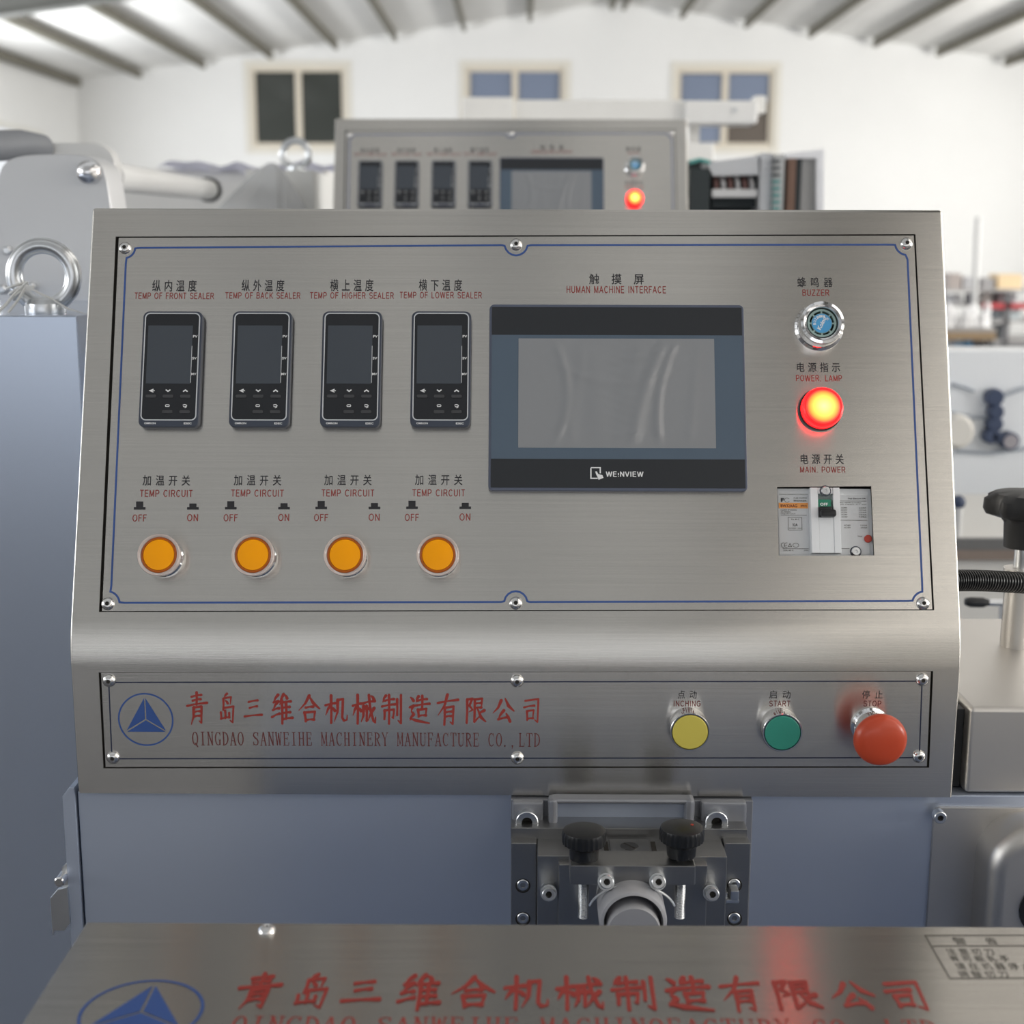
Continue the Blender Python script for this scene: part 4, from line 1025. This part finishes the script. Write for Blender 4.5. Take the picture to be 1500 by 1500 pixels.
hp('clamp_block', boxpx(817, 1267, 1033, zlow, yf2-.008, yf2+.001, .0012))
hp('cross_bar', boxpx(835, 1268, 1019, 1297, yf2-.034, yf2-.008, .0012))
ztop = onY(922, 1254, yf2).z
q = onZ(922, 1244, ztop)
hp('slotted_plate', box((q.x, q.y, ztop+.0012), (.030, .026, .0024), .0005))
b = lathe([(.0070, 0), (.0070, .0003), (.0064, .0005), (0, .0005)], 28, M=T((q.x, q.y, ztop+.0024)))
o = hp('slotted_screw', b, mat('dark_screw_head', (.16, .16, .16), .4, 1.0))
hp('screw_slot', box((0, 0, 0), (.0120, .0013, .0002), M=T((q.x, q.y, ztop+.00295)) @ rotz(R(-50))), GAPSHADE)
for x in (888, 958):
    q = onZ(x, 1243, ztop); hp('top_slot', box((q.x, q.y, ztop+.0001), (.0035, .024, .0006)), GAPSHADE)
for x, y in ((804, 1310.5), (1044, 1310.5)):
    q = onY(x, y, yf2-.020); cap(hd, q, .0050, rotx(R(72)))
    hp('screw_bushing', lathe([(.0062, -.024), (.0062, -.008), (.0050, -.008)], 24, M=T(q) @ rotx(R(72))), ZINC)
for x, y in ((889, 1290), (965, 1290)):
    q = onY(x, y+2, yf2-.046); cap(hd, q, .0050, rotx(R(65)))
    hp('screw_bushing', lathe([(.0062, -.024), (.0062, -.008), (.0050, -.008)], 24, M=T(q) @ rotx(R(65))), ZINC)
for x, y in ((766, 1297.5), (1076, 1296.5), (766, 1346), (1076, 1346)):
    q = onY(x, y, yf1-.0015); cap(hd, q + Vector((0, .0005, 0)), .0046, rotx(R(90)))
    hp('counterbore', lathe([(.0058, 0), (.0058, .0004), (.0047, .0004)], 24, M=T(onY(x, y, yf1)) @ rotx(R(90))), GAPSHADE)
# latch at the right block
b = boxpx(1063, 1318, 1083, 1324, yf1-.012, yf1, .0008); boxpx(1070, 1305, 1083, 1320, yf1-.014, yf1-.002, .0015, bm=b); boxpx(1061, 1308, 1066, 1324, yf1-.008, yf1, .0006, bm=b)
hp('latch', b, ZINC)
# drive drum between the knobs
q = onY(928, 1352, .93)
b = lathe([(.0245, -.045), (.0245, -.004), (.0235, -.001), (.0215, 0), (.0205, -.006), (.0205, -.016), (0, -.016)], 56, M=T((q.x, .930, q.z-.0005)) @ rotx(R(90)))
DRUM = mat('light_grey_drum', (.45, .45, .47), .5, .2)
hp('drum_ring', b, DRUM)
b = lathe([(.0195, -.016), (.0195, .004), (.0185, .006), (0, .006)], 56, M=T((q.x, .932, q.z-.0055)) @ rotx(R(90)))
hp('drum_core', b, DRUM)
q_ = q
pts = [Vector((q.x + .032*math.cos(a), .945, q.z + .022*math.sin(a))) for a in [R(15 + 150*i/20) for i in range(21)]]
hp('wire_guard', tube(pts, .0009, 6), ZINC)
yk = yf2-.021
for j, (x, yt) in enumerate(((856, 1218), (999, 1213.5))):
    tp = onY(x, yt, yk)
    k = part('thumb_knob', hd, T(tp), label=None if j == 0 else 'black thumb knob with a small red fleck on its top')
    gear = lambda a, z: 1 + (.018*math.cos(26*a) if z < .0005 and z > -.012 else 0)
    obj('knob_head', lathe([(.0095, -.0215), (.0105, -.0205), (.0112, -.013), (.0130, -.0105), (.0160, -.0085), (.0163, -.002), (.0155, .0010), (.0120, .0022), (0, .0026)], 104, rfun=gear), BLACKP, k, T(tp))
    zb2 = onY(x, 1343, yk).z
    L = tp.z-.021-zb2; pr = [(.0040 - (.0005 if i % 2 else 0), -.021 - L*i/76) for i in range(77)]
    obj('threaded_stud', lathe([(0, pr[0][1])] + pr + [(0, pr[-1][1])], 20), ZINC, k, T(tp))
    if j: obj('red_fleck', lathe([(.0012, 0), (.0012, .0004), (0, .0004)], 10, M=T((.0075, .001, .0024))), TRIPRED, k, T(tp))

# ---------------------------------------------------------------- front cover, close to the camera
ZV = onY(750, 1353.5, .787).z
FV = Face(Vector((0, .787, ZV)), 0.0)
xc0 = FV.uv(123, 1356)[0]; xc1 = .56
cv = thing('front_cover', 'flat stainless front cover with the red company lettering, nearest the camera', 'machine cover', T(((xc0+xc1)/2, .58, .02)))
ybk2, yfr = .787, .36
obj('cover_sheet', box(((xc0+xc1)/2, (ybk2+yfr)/2, ZV-.012), (xc1-xc0, ybk2-yfr, .024), .0012), COVERM, cv, Mi)
obj('cover_base', box(((xc0+xc1)/2, (ybk2+yfr)/2, (ZV-.0245+.02)/2), (xc1-xc0-.02, ybk2-yfr-.02, ZV-.0245-.02), .002), BLUEST, cv, Mi)
sheet = [c for c in kids(cv) if c.name.startswith('cover_sheet')][0]
q = FV.px(391, 1358, .002)
place(sm, 'socket_screw', sheet, FV.px(391, 1359.5, 0.002, 0) @ Matrix.Scale(1.05, 4))
bm = brush_bm(CN, (374, 453, 527, 610, 690, 768, 847, 926, 1007, 1085, 1164, 1247, 1325), (62, 55, 60, 62, 66, 64, 66, 64, 68, 60, 68, 66, 64), (58, 56, 42, 56, 50, 52, 52, 52, 54, 54, 48, 44, 50), 1.35)
letter(FV, '', 345, 1352, 1426, 1483, INKRED2, parent=sheet, h=.0002, bmf=bm, name='brush_lettering')
letter(FV, '', 338, 1372, 1491, 1519, INKRED2, parent=sheet, h=.0002, bmf=serif_bm('QINGDAO SANWEIHE MACHINOFACTURY CO.,LTD'))
c0_ = FV.uv(207, 1482, .0002); rr = FV.uv(295, 1482, .0002)[0] - c0_[0]
logo(FV, sheet, c0_, rr, .0002, .0018)
def VL(pts, w=.0009): return pxline(FV, pts, w, INKOLIVE, sheet, h=.0002)
VL([(1530, 1369.5), (1355, 1370), (1391.5, 1433), (1560, 1432)]); VL([(1364, 1385.5), (1540, 1385)])
letter(FV, '警', 1396, 1415, 1373, 1383, INKOLIVE, parent=sheet, h=.0002); letter(FV, '告', 1444, 1460, 1373, 1383, INKOLIVE, parent=sheet, h=.0002)
for s, a, b_, c, d in (('注意切刀', 1386, 1455, 1389, 1398), ('有可能轧手', 1391, 1478, 1399, 1408), ('请在机器停止后', 1400, 1530, 1410, 1420), ('调整切刀', 1404, 1476, 1422, 1431)):
    letter(FV, s, a, b_, c, d, INKOLIVE, parent=sheet, h=.0002, pitch=1.25)

# ================================================================= background, second machine
sc2 = 1147.0 / 473.0
p1 = FU.px(756, 357, 0, 0).translation; d1 = (CI.inverted() @ (p1-CO)).z * -1
p2 = CO + ray(748, 195) * (d1*sc2)
off = p2 - p1
c2 = copy_tree(con, None, T(off) @ WM[con.name], skip=())
c2['label'] = 'second stainless control console out of focus behind the foreground one'
for o in kids(c2):
    if o.get('label'): o['label'] = o['label'].replace(', ', ' of the far console, ', 1) if 'controller' in o['label'] or 'amber' in o['label'] else o['label'] + ' of the far console'
MW = mat('grey_body_paint', (.42, .44, .47), .5)
zz = ZB + off.z
o = obj('packing_machine', box((XM+off.x, YB+off.y+.25, zz/2-.0004), (.69, .5, zz-.0008), .003), BLUEST); tag(o, 'blue-grey body carrying the second control console', 'machine')
PALEC = mat('pale_cabinet_paint', (.82, .82, .80), .45)
cb2 = copy_tree(cab, None, T((off.x-.012, off.y+.02, 0)) @ WM[cab.name])
dz = off.z + (0)
for c in kids(cb2):
    if c.name.startswith('cabinet_body'):
        c.matrix_basis = c.matrix_basis @ Mi
        me = c.data.copy(); c.data = me
        for v in me.vertices:
            if v.co.z > .3: v.co.z += dz
            if v.co.x < xk-.4: v.co.x += .66
        me.materials[0] = PALEC
    elif c.name.startswith('plinth'):
        me = c.data.copy(); c.data = me
        for v in me.vertices:
            if v.co.x < xk-.4: v.co.x += .62
    elif True: c.matrix_basis = T((0, 0, dz)) @ c.matrix_basis
cb2['label'] = 'blurred cabinet with a ring lifting eye, left of the second console'
e2 = Vector((eye.x+off.x, eye.y+off.y+.02, zk1+dz))
# clear film drawn up to the far lifting eye
b = new(); n, m_ = 40, 10; rr_ = []
xf = e2 + Vector((-.045, -.105, .012))
for j in range(m_+1):
    t = j/m_; ring = []
    for i in range(n):
        a = 2*math.pi*i/n; rad_ = .006 + .075*t**.8*(1+.16*math.sin(5*a+1.3)+.10*math.sin(11*a+2*t))
        ring.append(b.verts.new((xf.x + rad_*math.cos(a)*1.15 + (-.035*t), xf.y + rad_*math.sin(a)*.5, xf.z - .12*t - .012*math.sin(3*a)*t)))
    rr_.append(ring)
for A, B in zip(rr_, rr_[1:]):
    for i in range(n): b.faces.new((A[i], A[(i+1) % n], B[(i+1) % n], B[i]))
bmesh.ops.solidify(b, geom=b.faces[:], thickness=.0006)
CLRF = mat('clear_polythene', (.82, .83, .84), .3, alpha=.6)
o = obj('plastic_film', b, CLRF); tag(o, 'clear polythene film gathered at the far lifting eye', 'film')
# white sheeted table top left of it
LAV = mat('lavender_white_sheet', (.80, .81, .92), .6)
GRT = mat('pale_grey_metal', (.80, .79, .77), .45, .3)
yt_ = 3.4
za_ = onY(300, 248, yt_).z
x0_, x1_ = onY(150, 250, yt_).x, onY(482, 250, yt_).x
fm = thing('sheeted_machine', 'pale machine under a white sheet at the left, behind the lifting eyes', 'machine', T(((x0_+x1_)/2, yt_+.3, 0)))
obj('machine_case', box(((x0_+x1_)/2, yt_+.3, za_/2), (x1_-x0_, .6, za_), .01), GRT, fm, Mi)
b = new(); nx = 60; g = []
for j in range(5):
    g.append([b.verts.new((onY(215, 0, yt_).x + (onY(470, 0, yt_).x-onY(215, 0, yt_).x)*i/nx, yt_-.02+.5*j/4 - (.01 if j == 0 else 0), za_ + .006 + .008*math.sin(i*.22)*math.sin(i*.09+1) + (.012 if j else -.01) + .004*math.sin(i*.5+j))) for i in range(nx+1)])
for A, B in zip(g, g[1:]):
    for i in range(nx): b.faces.new((A[i], A[i+1], B[i+1], B[i]))
for v in b.verts: v.co.z = max(v.co.z, za_+.002) if v.co.y > yt_ else v.co.z
bmesh.ops.solidify(b, geom=b.faces[:], thickness=-.002)
o = obj('white_sheet', b, LAV); tag(o, 'white sheet spread over the pale machine at the left', 'sheet')

# film unwinding stand at the left
yp = 1.75
PLG = mat('satin_grey_plate', (.64, .645, .655), .4, .55, var=.03)
PLW = mat('pale_edge', (.74, .74, .73), .4, .3)
us = thing('unwinding_stand', 'grey film unwinding stand with a rounded side plate, at the left edge', 'machine', T((onY(80, 300, yp).x, yp+.03, 0)))
ctl = [(-6, 330), (-4, 268), (6, 240), (30, 229), (70, 226), (112, 226), (140, 234), (155, 258), (165, 330), (176, 470)]
P = []
for i in range(1, len(ctl)-2):
    for k in range(6):
        t = k/6; p0_, p1_, p2_, p3_ = [Vector(c) for c in ctl[i-1:i+3]]
        P.append(.5*((2*p1_) + (-p0_+p2_)*t + (2*p0_-5*p1_+4*p2_-p3_)*t*t + (-p0_+3*p1_-3*p2_+p3_)*t**3))
P = [Vector((-6, 330))] + P + [Vector((165, 330)), Vector((176, 470))]
Q = [onY(p.x, p.y, yp) for p in P]
Q2 = [(q.x, q.z) for q in Q]; Q2.append((Q2[-1][0]+.02, 0.0)); Q2.append((Q2[0][0]-.08, 0.0))
obj('side_plate', prism(Q2, -.068, 0, .002, M=T((0, yp, 0)) @ rotx(R(90))), PLG, us, Mi)
obj('dome_bolt', lathe([(.0145, 0), (.0145, .004), (.0130, .010), (.008, .0138), (0, .015)], 32, M=T(onY(131.5, 252.5, yp-.001)) @ rotx(R(90))), CHROME, us, Mi)
for x, y in ((13, 367), (6, 424), (48, 420)):
    obj('small_bolt', lathe([(.006, 0), (.006, .008), (.004, .010), (0, .010)], 6, M=T(onY(x, y, yp)) @ rotx(R(90))), ZINC, us, Mi)
q1, q2 = onY(60, 215, 1.95), onY(130, 240, 1.95)
obj('rear_plate', prism(rrect(.12, .5, .03), 0, .03, .002, M=T((onY(104, 215, 2.0).x, 2.03, onY(104, 209, 2.0).z-.25)) @ rotx(R(90))), PLW, us, Mi)
a_, b_ = onY(160, 258, 2.06), onY(306, 278, 3.1)
WROLL = mat('white_film_roll', (.84, .84, .83), .35)
ro_ = tube([a_, a_.lerp(b_, .55), b_], .0225, 32, rf=lambda i: .0215)
o = obj('film_roll', ro_, WROLL); tag(o, 'white film roll reaching back from the grey side plate', 'roll')
dv = (b_-a_).normalized()
obj('roll_end_cap', tube([b_-dv*.012, b_+dv*.02], .0265, 28), BLACKP, o, Mi)
o = obj('guide_roller', tube([onY(-30, 215, 1.9), onY(30, 212, 1.95), onY(60, 218, 2.0)], .02, 24), mat('grey_rubber_roller', (.2, .21, .23), .5)); tag(o, 'dark grey rubber roller above the rounded side plate', 'roller')

# pale film bars above the second console
PB1 = mat('translucent_pale_bar', (.90, .89, .86), .4, var=.08, vscale=6)
gf = thing('bar_stand', 'pale horizontal guide bars rising above the second console', 'machine frame', T((onY(900, 200, 3.8).x, 3.9, 0)))
obj('guide_bar', boxpx(677, 142, 752, 182, 3.8, 3.83, .004), PB1, gf, Mi)
obj('guide_bar', boxpx(754, 146, 1004, 178, 3.82, 3.9, .006), PB1, gf, Mi)
obj('guide_bar', boxpx(1003, 147, 1110, 181, 3.8, 3.9, .006), mat('pale_metal_bar', (.88, .875, .86), .4), gf, Mi)
obj('bar_end', boxpx(1105, 140, 1122, 166, 3.84, 3.9, .004), PB1, gf, Mi)
obj('lower_bar', boxpx(1000, 209, 1046, 236, 3.8, 3.9, .005), PB1, gf, Mi)
obj('bar_bolt', cylY(1077, 161, 3.795, .006, .01), ZINC, gf, Mi)
for x in (700, 930):
    t_ = onY(x, 160, 3.9)
    obj('post', box((t_.x, 3.93, t_.z/2), (.06, .05, t_.z)), GRT, gf, Mi)
t_ = onY(1018, 160, 3.9); obj('post', box((t_.x, 3.93, t_.z/2), (.03, .05, t_.z)), GRT, gf, Mi)

# open electrical cabinet right of the second console
ye = 3.0
ec = thing('electrical_cabinet', 'open electrical cabinet full of wiring right of the second console', 'cabinet', T((onY(1100, 300, ye).x, ye+.1, 0)))
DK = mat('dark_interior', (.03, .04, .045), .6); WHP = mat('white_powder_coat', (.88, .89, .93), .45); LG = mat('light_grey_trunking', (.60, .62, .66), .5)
BRN = mat('brown_edge', (.20, .12, .09), .6); GYD = mat('grey_door_inside', (.36, .36, .36), .6)
zbot = onY(1100, 420, ye).z
obj('cabinet_back', boxpx(1006, 236, 1200, 420, ye+.12, ye+.14), DK, ec, Mi)
obj('dark_side', boxpx(1009, 247, 1038, 420, ye, ye+.12, .002), DK, ec, Mi)
# lid, trunking, breakers
b = prism([(onY(x, y, ye).x, onY(x, y, ye).z) for x, y in ((1034, 238), (1110, 228), (1112, 256), (1045, 258))], 0, .10, .002, M=T((0, ye+.10, 0)) @ rotx(R(90)))
obj('trunking_cover', b, LG, ec, Mi)
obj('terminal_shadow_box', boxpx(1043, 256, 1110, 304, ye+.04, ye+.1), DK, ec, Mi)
obj('terminal_base', boxpx(1043, 277, 1110, 289, ye+.005, ye+.04, .002), mat('terminal_white', (.66, .67, .69), .5), ec, Mi)
for i in range(6):
    x = 1050 + i*10.5
    obj('terminal_wire', tube([onY(x, 280, ye+.02), onY(x-1, 270, ye+.005), onY(x-3, 260, ye+.03)], .0042, 8), mat('wire_%d' % i, (.62, .62, .64) if i % 2 else (.22, .12, .11), .5), ec, Mi)
obj('trunking_upright', boxpx(1111, 224, 1129, 420, ye, ye+.1, .002), LG, ec, Mi)
obj('terminal_strip', boxpx(1130, 226, 1146, 420, ye-.005, ye+.1, .002), mat('strip_grey', (.52, .53, .54), .5), ec, Mi)
for i in range(8):
    obj('terminal_block', boxpx(1131.5, 234+i*10, 1143, 238+i*10, ye-.015, ye-.004, .001), mat('block_%d' % i, (.10, .11, .12) if i < 3 else (.10, .34, .34), .5), ec, Mi)
obj('brown_post', boxpx(1151, 231, 1163, 420, ye, ye+.05, .002), BRN, ec, Mi)
obj('dark_post', boxpx(1163, 231, 1171, 420, ye+.01, ye+.05, .002), DK, ec, Mi)
obj('grey_panel', boxpx(1171, 232, 1198, 420, ye+.01, ye+.03, .002), GYD, ec, Mi)
b = prism([(onY(x, y, ye).x, onY(x, y, ye).z) for x, y in ((1150, 225), (1207, 218), (1207, 420), (1196, 420), (1196, 232), (1150, 232))], 0, .03, .001, M=T((0, ye+.03, 0)) @ rotx(R(90)))
obj('open_door', b, WHP, ec, Mi)
a = onY(1006, 300, ye); c = onY(1207, 300, ye)
obj('stand', box(((a.x+c.x)/2, ye+.09, zbot/2), (c.x-a.x-.02, .2, zbot)), BLUEST, ec, Mi)
tube_b = new()
o = obj('teal_wire', tube([onY(1010, 238, ye-.01), onY(1025, 234, ye-.01), onY(1040, 238, ye-.01)], .004, 8), mat('teal_wire', (.1, .38, .36), .5), ec, Mi)

# ---------------------------------------------------------------- machines and goods at the right
LB = mat('pale_blue_enamel', (.86, .89, .93), .35, coat=.2, var=.03, vscale=2)
yr = 3.2
bx0 = onY(1330, 600, yr).x; bx1 = 2.6; zt3 = onY(1450, 513, yr).z
fmch = thing('pale_blue_machine', 'pale blue enamelled machine with dark fittings at the right edge', 'machine', T(((bx0+bx1)/2, yr+.3, 0)))
obj('blue_panel', box(((bx0+bx1)/2, yr+.06, zt3/2), (bx1-bx0, .12, zt3), .006), LB, fmch, Mi)
DB = mat('dark_blue_fitting', (.05, .07, .13), .4)
for x, y, r in ((1459, 583, .020), (1461, 604, .017), (1459, 622, .018), (1453, 640, .017), (1462, 641, .014)):
    obj('dark_fitting', cylY(x, y, yr-.03, r, .03, cap=.004), DB, fmch, Mi)
obj('round_gauge', cylY(1481, 647, yr-.035, .021, .035, cap=.003), DB, fmch, Mi)
obj('gauge_face', cylY(1481, 647, yr-.037, .016, .003), mat('gauge_grey', (.35, .33, .36), .5), fmch, Mi)
obj('side_roll', cylY(1404, 633, yr-.04, .040, .04, cap=.01), mat('ivory_roll', (.74, .72, .68), .5), fmch, Mi)
for pts in (((1394, 562), (1412, 567), (1427, 573)), ((1470, 580), (1490, 572), (1515, 566)), ((1394, 604), (1420, 611), (1450, 612)), ((1400, 660), (1450, 664), (1520, 655))):
    obj('hanging_wire', tube([onY(x, y, yr-.008) for x, y in pts], .004, 6), mat('grey_wire', (.40, .44, .50), .5), fmch, Mi)
# machine bed below it
yb3 = 2.55
BEDW = mat('white_bed', (.72, .71, .68), .5); BEDD = mat('dark_strip', (.17, .17, .17), .5); BEDB = mat('brown_strip', (.26, .21, .18), .6)
za3 = onY(1450, 790, yb3).z
mbd = thing('machine_bed', 'pale machine bed with dark and brown strips in front of the pale blue machine', 'machine', T(((bx0+bx1)/2, yb3+.2, 0)))
xb0 = onY(1380, 800, yb3).x - .1
obj('bed_top', box(((xb0+bx1)/2, yb3+.24, za3-.01), (bx1-xb0, .47, .02), .003), BEDW, mbd, Mi)
obj('dark_strip', boxpx(1370, 790, 1700, 806, yb3-.005, yb3+.01), BEDD, mbd, Mi)
obj('brown_strip', boxpx(1370, 806, 1700, 821, yb3-.004, yb3+.01), BEDB, mbd, Mi)
b = box(((xb0+bx1)/2, yb3+.25, (onY(1450, 821, yb3).z)/2), (bx1-xb0, .48, onY(1450, 821, yb3).z), 0)
obj('bed_body', b, BEDW, mbd, Mi)
obj('grey_rail', boxpx(1360, 739, 1720, 756, 3.0, 3.03, .002), mat('grey_rail', (.36, .36, .36), .5), mbd, Mi)
b = lathe([(.012, 0), (.012, .03), (.009, .034), (0, .034)], 20, M=T(onY(1405, 742, 2.5) - Vector((0, 0, .02))))
lv = thing('toggle_lever', 'small dark ball topped lever on a pale stem just right of the console', 'lever', T((onY(1406, 790, 2.5).x, 2.56, za3)))
q = onY(1404, 736, 2.57)
obj('lever_ball', lathe([(.0, -.014)] + [(.013*math.cos(R(a)), .014*math.sin(R(a))) for a in range(-70, 80, 20)] + [(0, .014)], 20, M=T(q)), DB, lv, Mi)
obj('lever_stem', tube([Vector((q.x, q.y, za3)), q], .010, 12), PLW, lv, Mi)
hnd = thing('black_handle', 'blurred black lever handle low behind the corrugated conduit', 'handle', T(onY(1445, 884, 1.62)))
obj('handle_grip', tube([onY(1414, 881, 1.62), onY(1422, 882, 1.62), onY(1440, 882.5, 1.62), onY(1450, 882.5, 1.62)], .005, 14, rf=lambda i: (.0045, .0062, .006, .003)[i]), BLACKM, hnd, Mi)
obj('handle_stem', tube([onY(1448, 882.5, 1.62), onY(1475, 883, 1.62)], .0045, 12), ZINC, hnd, Mi)
q = onY(1475, 883, 1.62)
obj('handle_bracket', box((q.x+.012, q.y, q.z/2), (.03, .04, q.z), .003), GRT, hnd, Mi)

# goods on benches far back at the right
yg = 10.0
def gx(px, py=450, y=yg): return onY(px, py, y).x
def gz(py, y=yg): return onY(1440, py, y).z
WOOD = mat('brown_board', (.40, .29, .18), .7); GOODSG = mat('grey_goods', (.42, .41, .41), .6); GD2 = mat('dark_goods', (.16, .16, .17), .6)
bn = thing('work_bench', 'brown boarded work bench carrying white spools, far back at the right', 'bench', T(((gx(1380)+gx(1462))/2, yg+.2, 0)))
xa, xb = gx(1375), gx(1462); zt4 = gz(480)
obj('bench_top', box(((xa+xb)/2, yg+.3, zt4-.015), (xb-xa, .6, .03)), GOODSG, bn, Mi)
obj('bench_front', box(((xa+xb)/2, yg+.01, (zt4-.03+gz(498))/2), (xb-xa, .02, zt4-.03-gz(498))), WOOD, bn, Mi)
obj('bench_shelf', box(((xa+xb)/2, yg+.3, gz(512)), (xb-xa, .56, .02)), WOOD, bn, Mi)
for x in (xa+.03, xb-.03):
    for y in (yg+.03, yg+.57): obj('leg', box((x, y, (zt4-.03)/2), (.04, .04, zt4-.03)), GD2, bn, Mi)
SPW = mat('white_spool', (.80, .80, .81), .5)
sp = None
for k, (px, hgt, r) in enumerate(((1394, 36, .035), (1402, 26, .035), (1413, 22, .035), (1421, 30, .035), (1430, 18, .04), (1438, 34, .03), (1446, 22, .035), (1456, 36, .03))):
    x = gx(px); h_ = gz(480-hgt)-zt4
    o = obj('spool', lathe([(0, 0), (r, 0), (r, .012), (r*.72, .02), (r*.68, h_*.8), (r*.45, h_*.9), (r*.4, h_), (0, h_)], 20), SPW, None, T((x, yg+.08+.05*(k % 3), zt4)))
    tag(o, ['tall white spool at the left end of the far bench', 'white spool right of the tall one at the left end of the far bench', 'short white spool, third from the left on the far bench', 'white spool, fourth from the left on the far bench',
            'shortest white spool, mid-right on the far bench', 'slim tall white spool right of the shortest one', 'white spool, second from the right on the far bench', 'tall white spool at the right end of the far bench'][k], 'spool', 'white spools on the far bench')
cols = ((.40, .44, .5), (.32, .46, .62), (.10, .27, .48), (.13, .13, .14), (.55, .55, .56))
nm = ('pale grey box', 'light blue box', 'dark blue box', 'black box', 'white box')
for k, (a, b_) in enumerate(((1392, 1404), (1406, 1417), (1419, 1432), (1434, 1446), (1449, 1459))):
    zs = gz(512)+.01; w = gx(b_)-gx(a); hh_ = gz(496)-zs - .01*(k % 2)
    o = obj('storage_box', box((0, 0, hh_/2), (w, .2, hh_), .006), mat('box_%d' % k, cols[k], .5), None, T(((gx(a)+gx(b_))/2, yg+.16, zs)))
    tag(o, nm[k] + ' on the lower shelf of the far bench', 'box', 'boxes under the far bench')
# shelving with goods behind the bench
ys = 12.5
sv = thing('storage_rack', 'grey storage rack with a red beam, behind the far bench at the right', 'rack', T((gx(1450, 450, ys), ys+.3, 0)))
xa, xb = gx(1380, 450, ys), gx(1570, 450, ys)
for z_, m in ((gz(425, ys), GOODSG), (gz(448, ys), mat('red_beam', (.55, .07, .08), .5)), (gz(470, ys), GOODSG), (gz(500, ys), GOODSG)):
    x0 = gx(1440, 450, ys) if m.name == 'red_beam' else xa
    obj('rack_beam', box(((x0+xb)/2, ys, z_), (xb-x0, .05, .045 if m.name == 'red_beam' else .025)), m, sv, Mi)
    obj('rack_shelf', box(((xa+xb)/2, ys+.3, z_), (xb-xa, .56, .015)), GOODSG, sv, Mi)
for x in (xa, (xa+xb)/2, xb):
    for y in (ys, ys+.58): obj('upright', box((x, y, (gz(425, ys)-.02)/2), (.05, .05, gz(425, ys)-.02)), GD2, sv, Mi)

row = ((1392, 1410, 401, 425, (.45, .40, .38), 'brown carton'), (1413, 1428, 406, 425, (.50, .50, .52), 'light grey carton'), (1440, 1458, 408, 425, (.36, .35, .36), 'grey carton'),
       (1463, 1500, 402, 425, (.85, .66, .42), 'cream wooden crate'), (1396, 1418, 432, 448, (.55, .55, .57), 'silver can'), (1422, 1436, 430, 448, (.30, .30, .33), 'dark steel can'),
       (1441, 1456, 429, 447, (.50, .47, .45), 'taupe carton'), (1466, 1484, 428, 447, (.30, .24, .25), 'dark maroon carton'), (1487, 1500, 430, 447, (.45, .45, .48), 'grey can'),
       (1468, 1482, 452, 470, (.25, .27, .29), 'charcoal carton'), (1484, 1500, 453, 470, (.62, .70, .73), 'pale blue carton'), (1466, 1476, 476, 500, (.10, .11, .12), 'black carton'), (1478, 1492, 474, 500, (.36, .29, .27), 'brown drum'))
for (a, b_, t_, bt, c, nme) in row:
    zs = gz(bt, ys)+.0075; hh_ = gz(t_, ys)-zs; w = gx(b_, 450, ys)-gx(a, 450, ys)
    lvl = {425: 'top', 448: 'second', 447: 'second', 470: 'third', 500: 'bottom'}[bt]
    M = T(((gx(a, 450, ys)+gx(b_, 450, ys))/2, ys+.2, zs + (.0 if bt != 447 else .0)))
    m = mat('goods', c, .55)
    if 'can' in nme or 'drum' in nme: o = obj('metal_can' if 'can' in nme else 'drum', lathe([(0, 0), (w/2, 0), (w/2, hh_-.01), (w/2-.01, hh_), (0, hh_)], 20), m, None, M)
    else: o = obj('crate' if 'crate' in nme else 'carton', box((0, 0, hh_/2), (w, .25, hh_), .006), m, None, M)
    tag(o, nme + ' on the %s shelf of the far rack' % lvl, 'can' if 'can' in nme else ('drum' if 'drum' in nme else ('crate' if 'crate' in nme else 'carton')))
# lighting pole
o = obj('metal_pole', tube([Vector((gx(1433, 400, 11.4), 11.4, 0)), onY(1433, 318, 11.4)], .022, 10), mat('pale_pole', (.6, .6, .6), .5)); tag(o, 'thin pale upright pole right of the console, far back', 'pole')
#print('ROOM', WX0, WX1, RX, ZE, ZR, 'XC', xl, 'YB', YB, 'ZB', ZB)
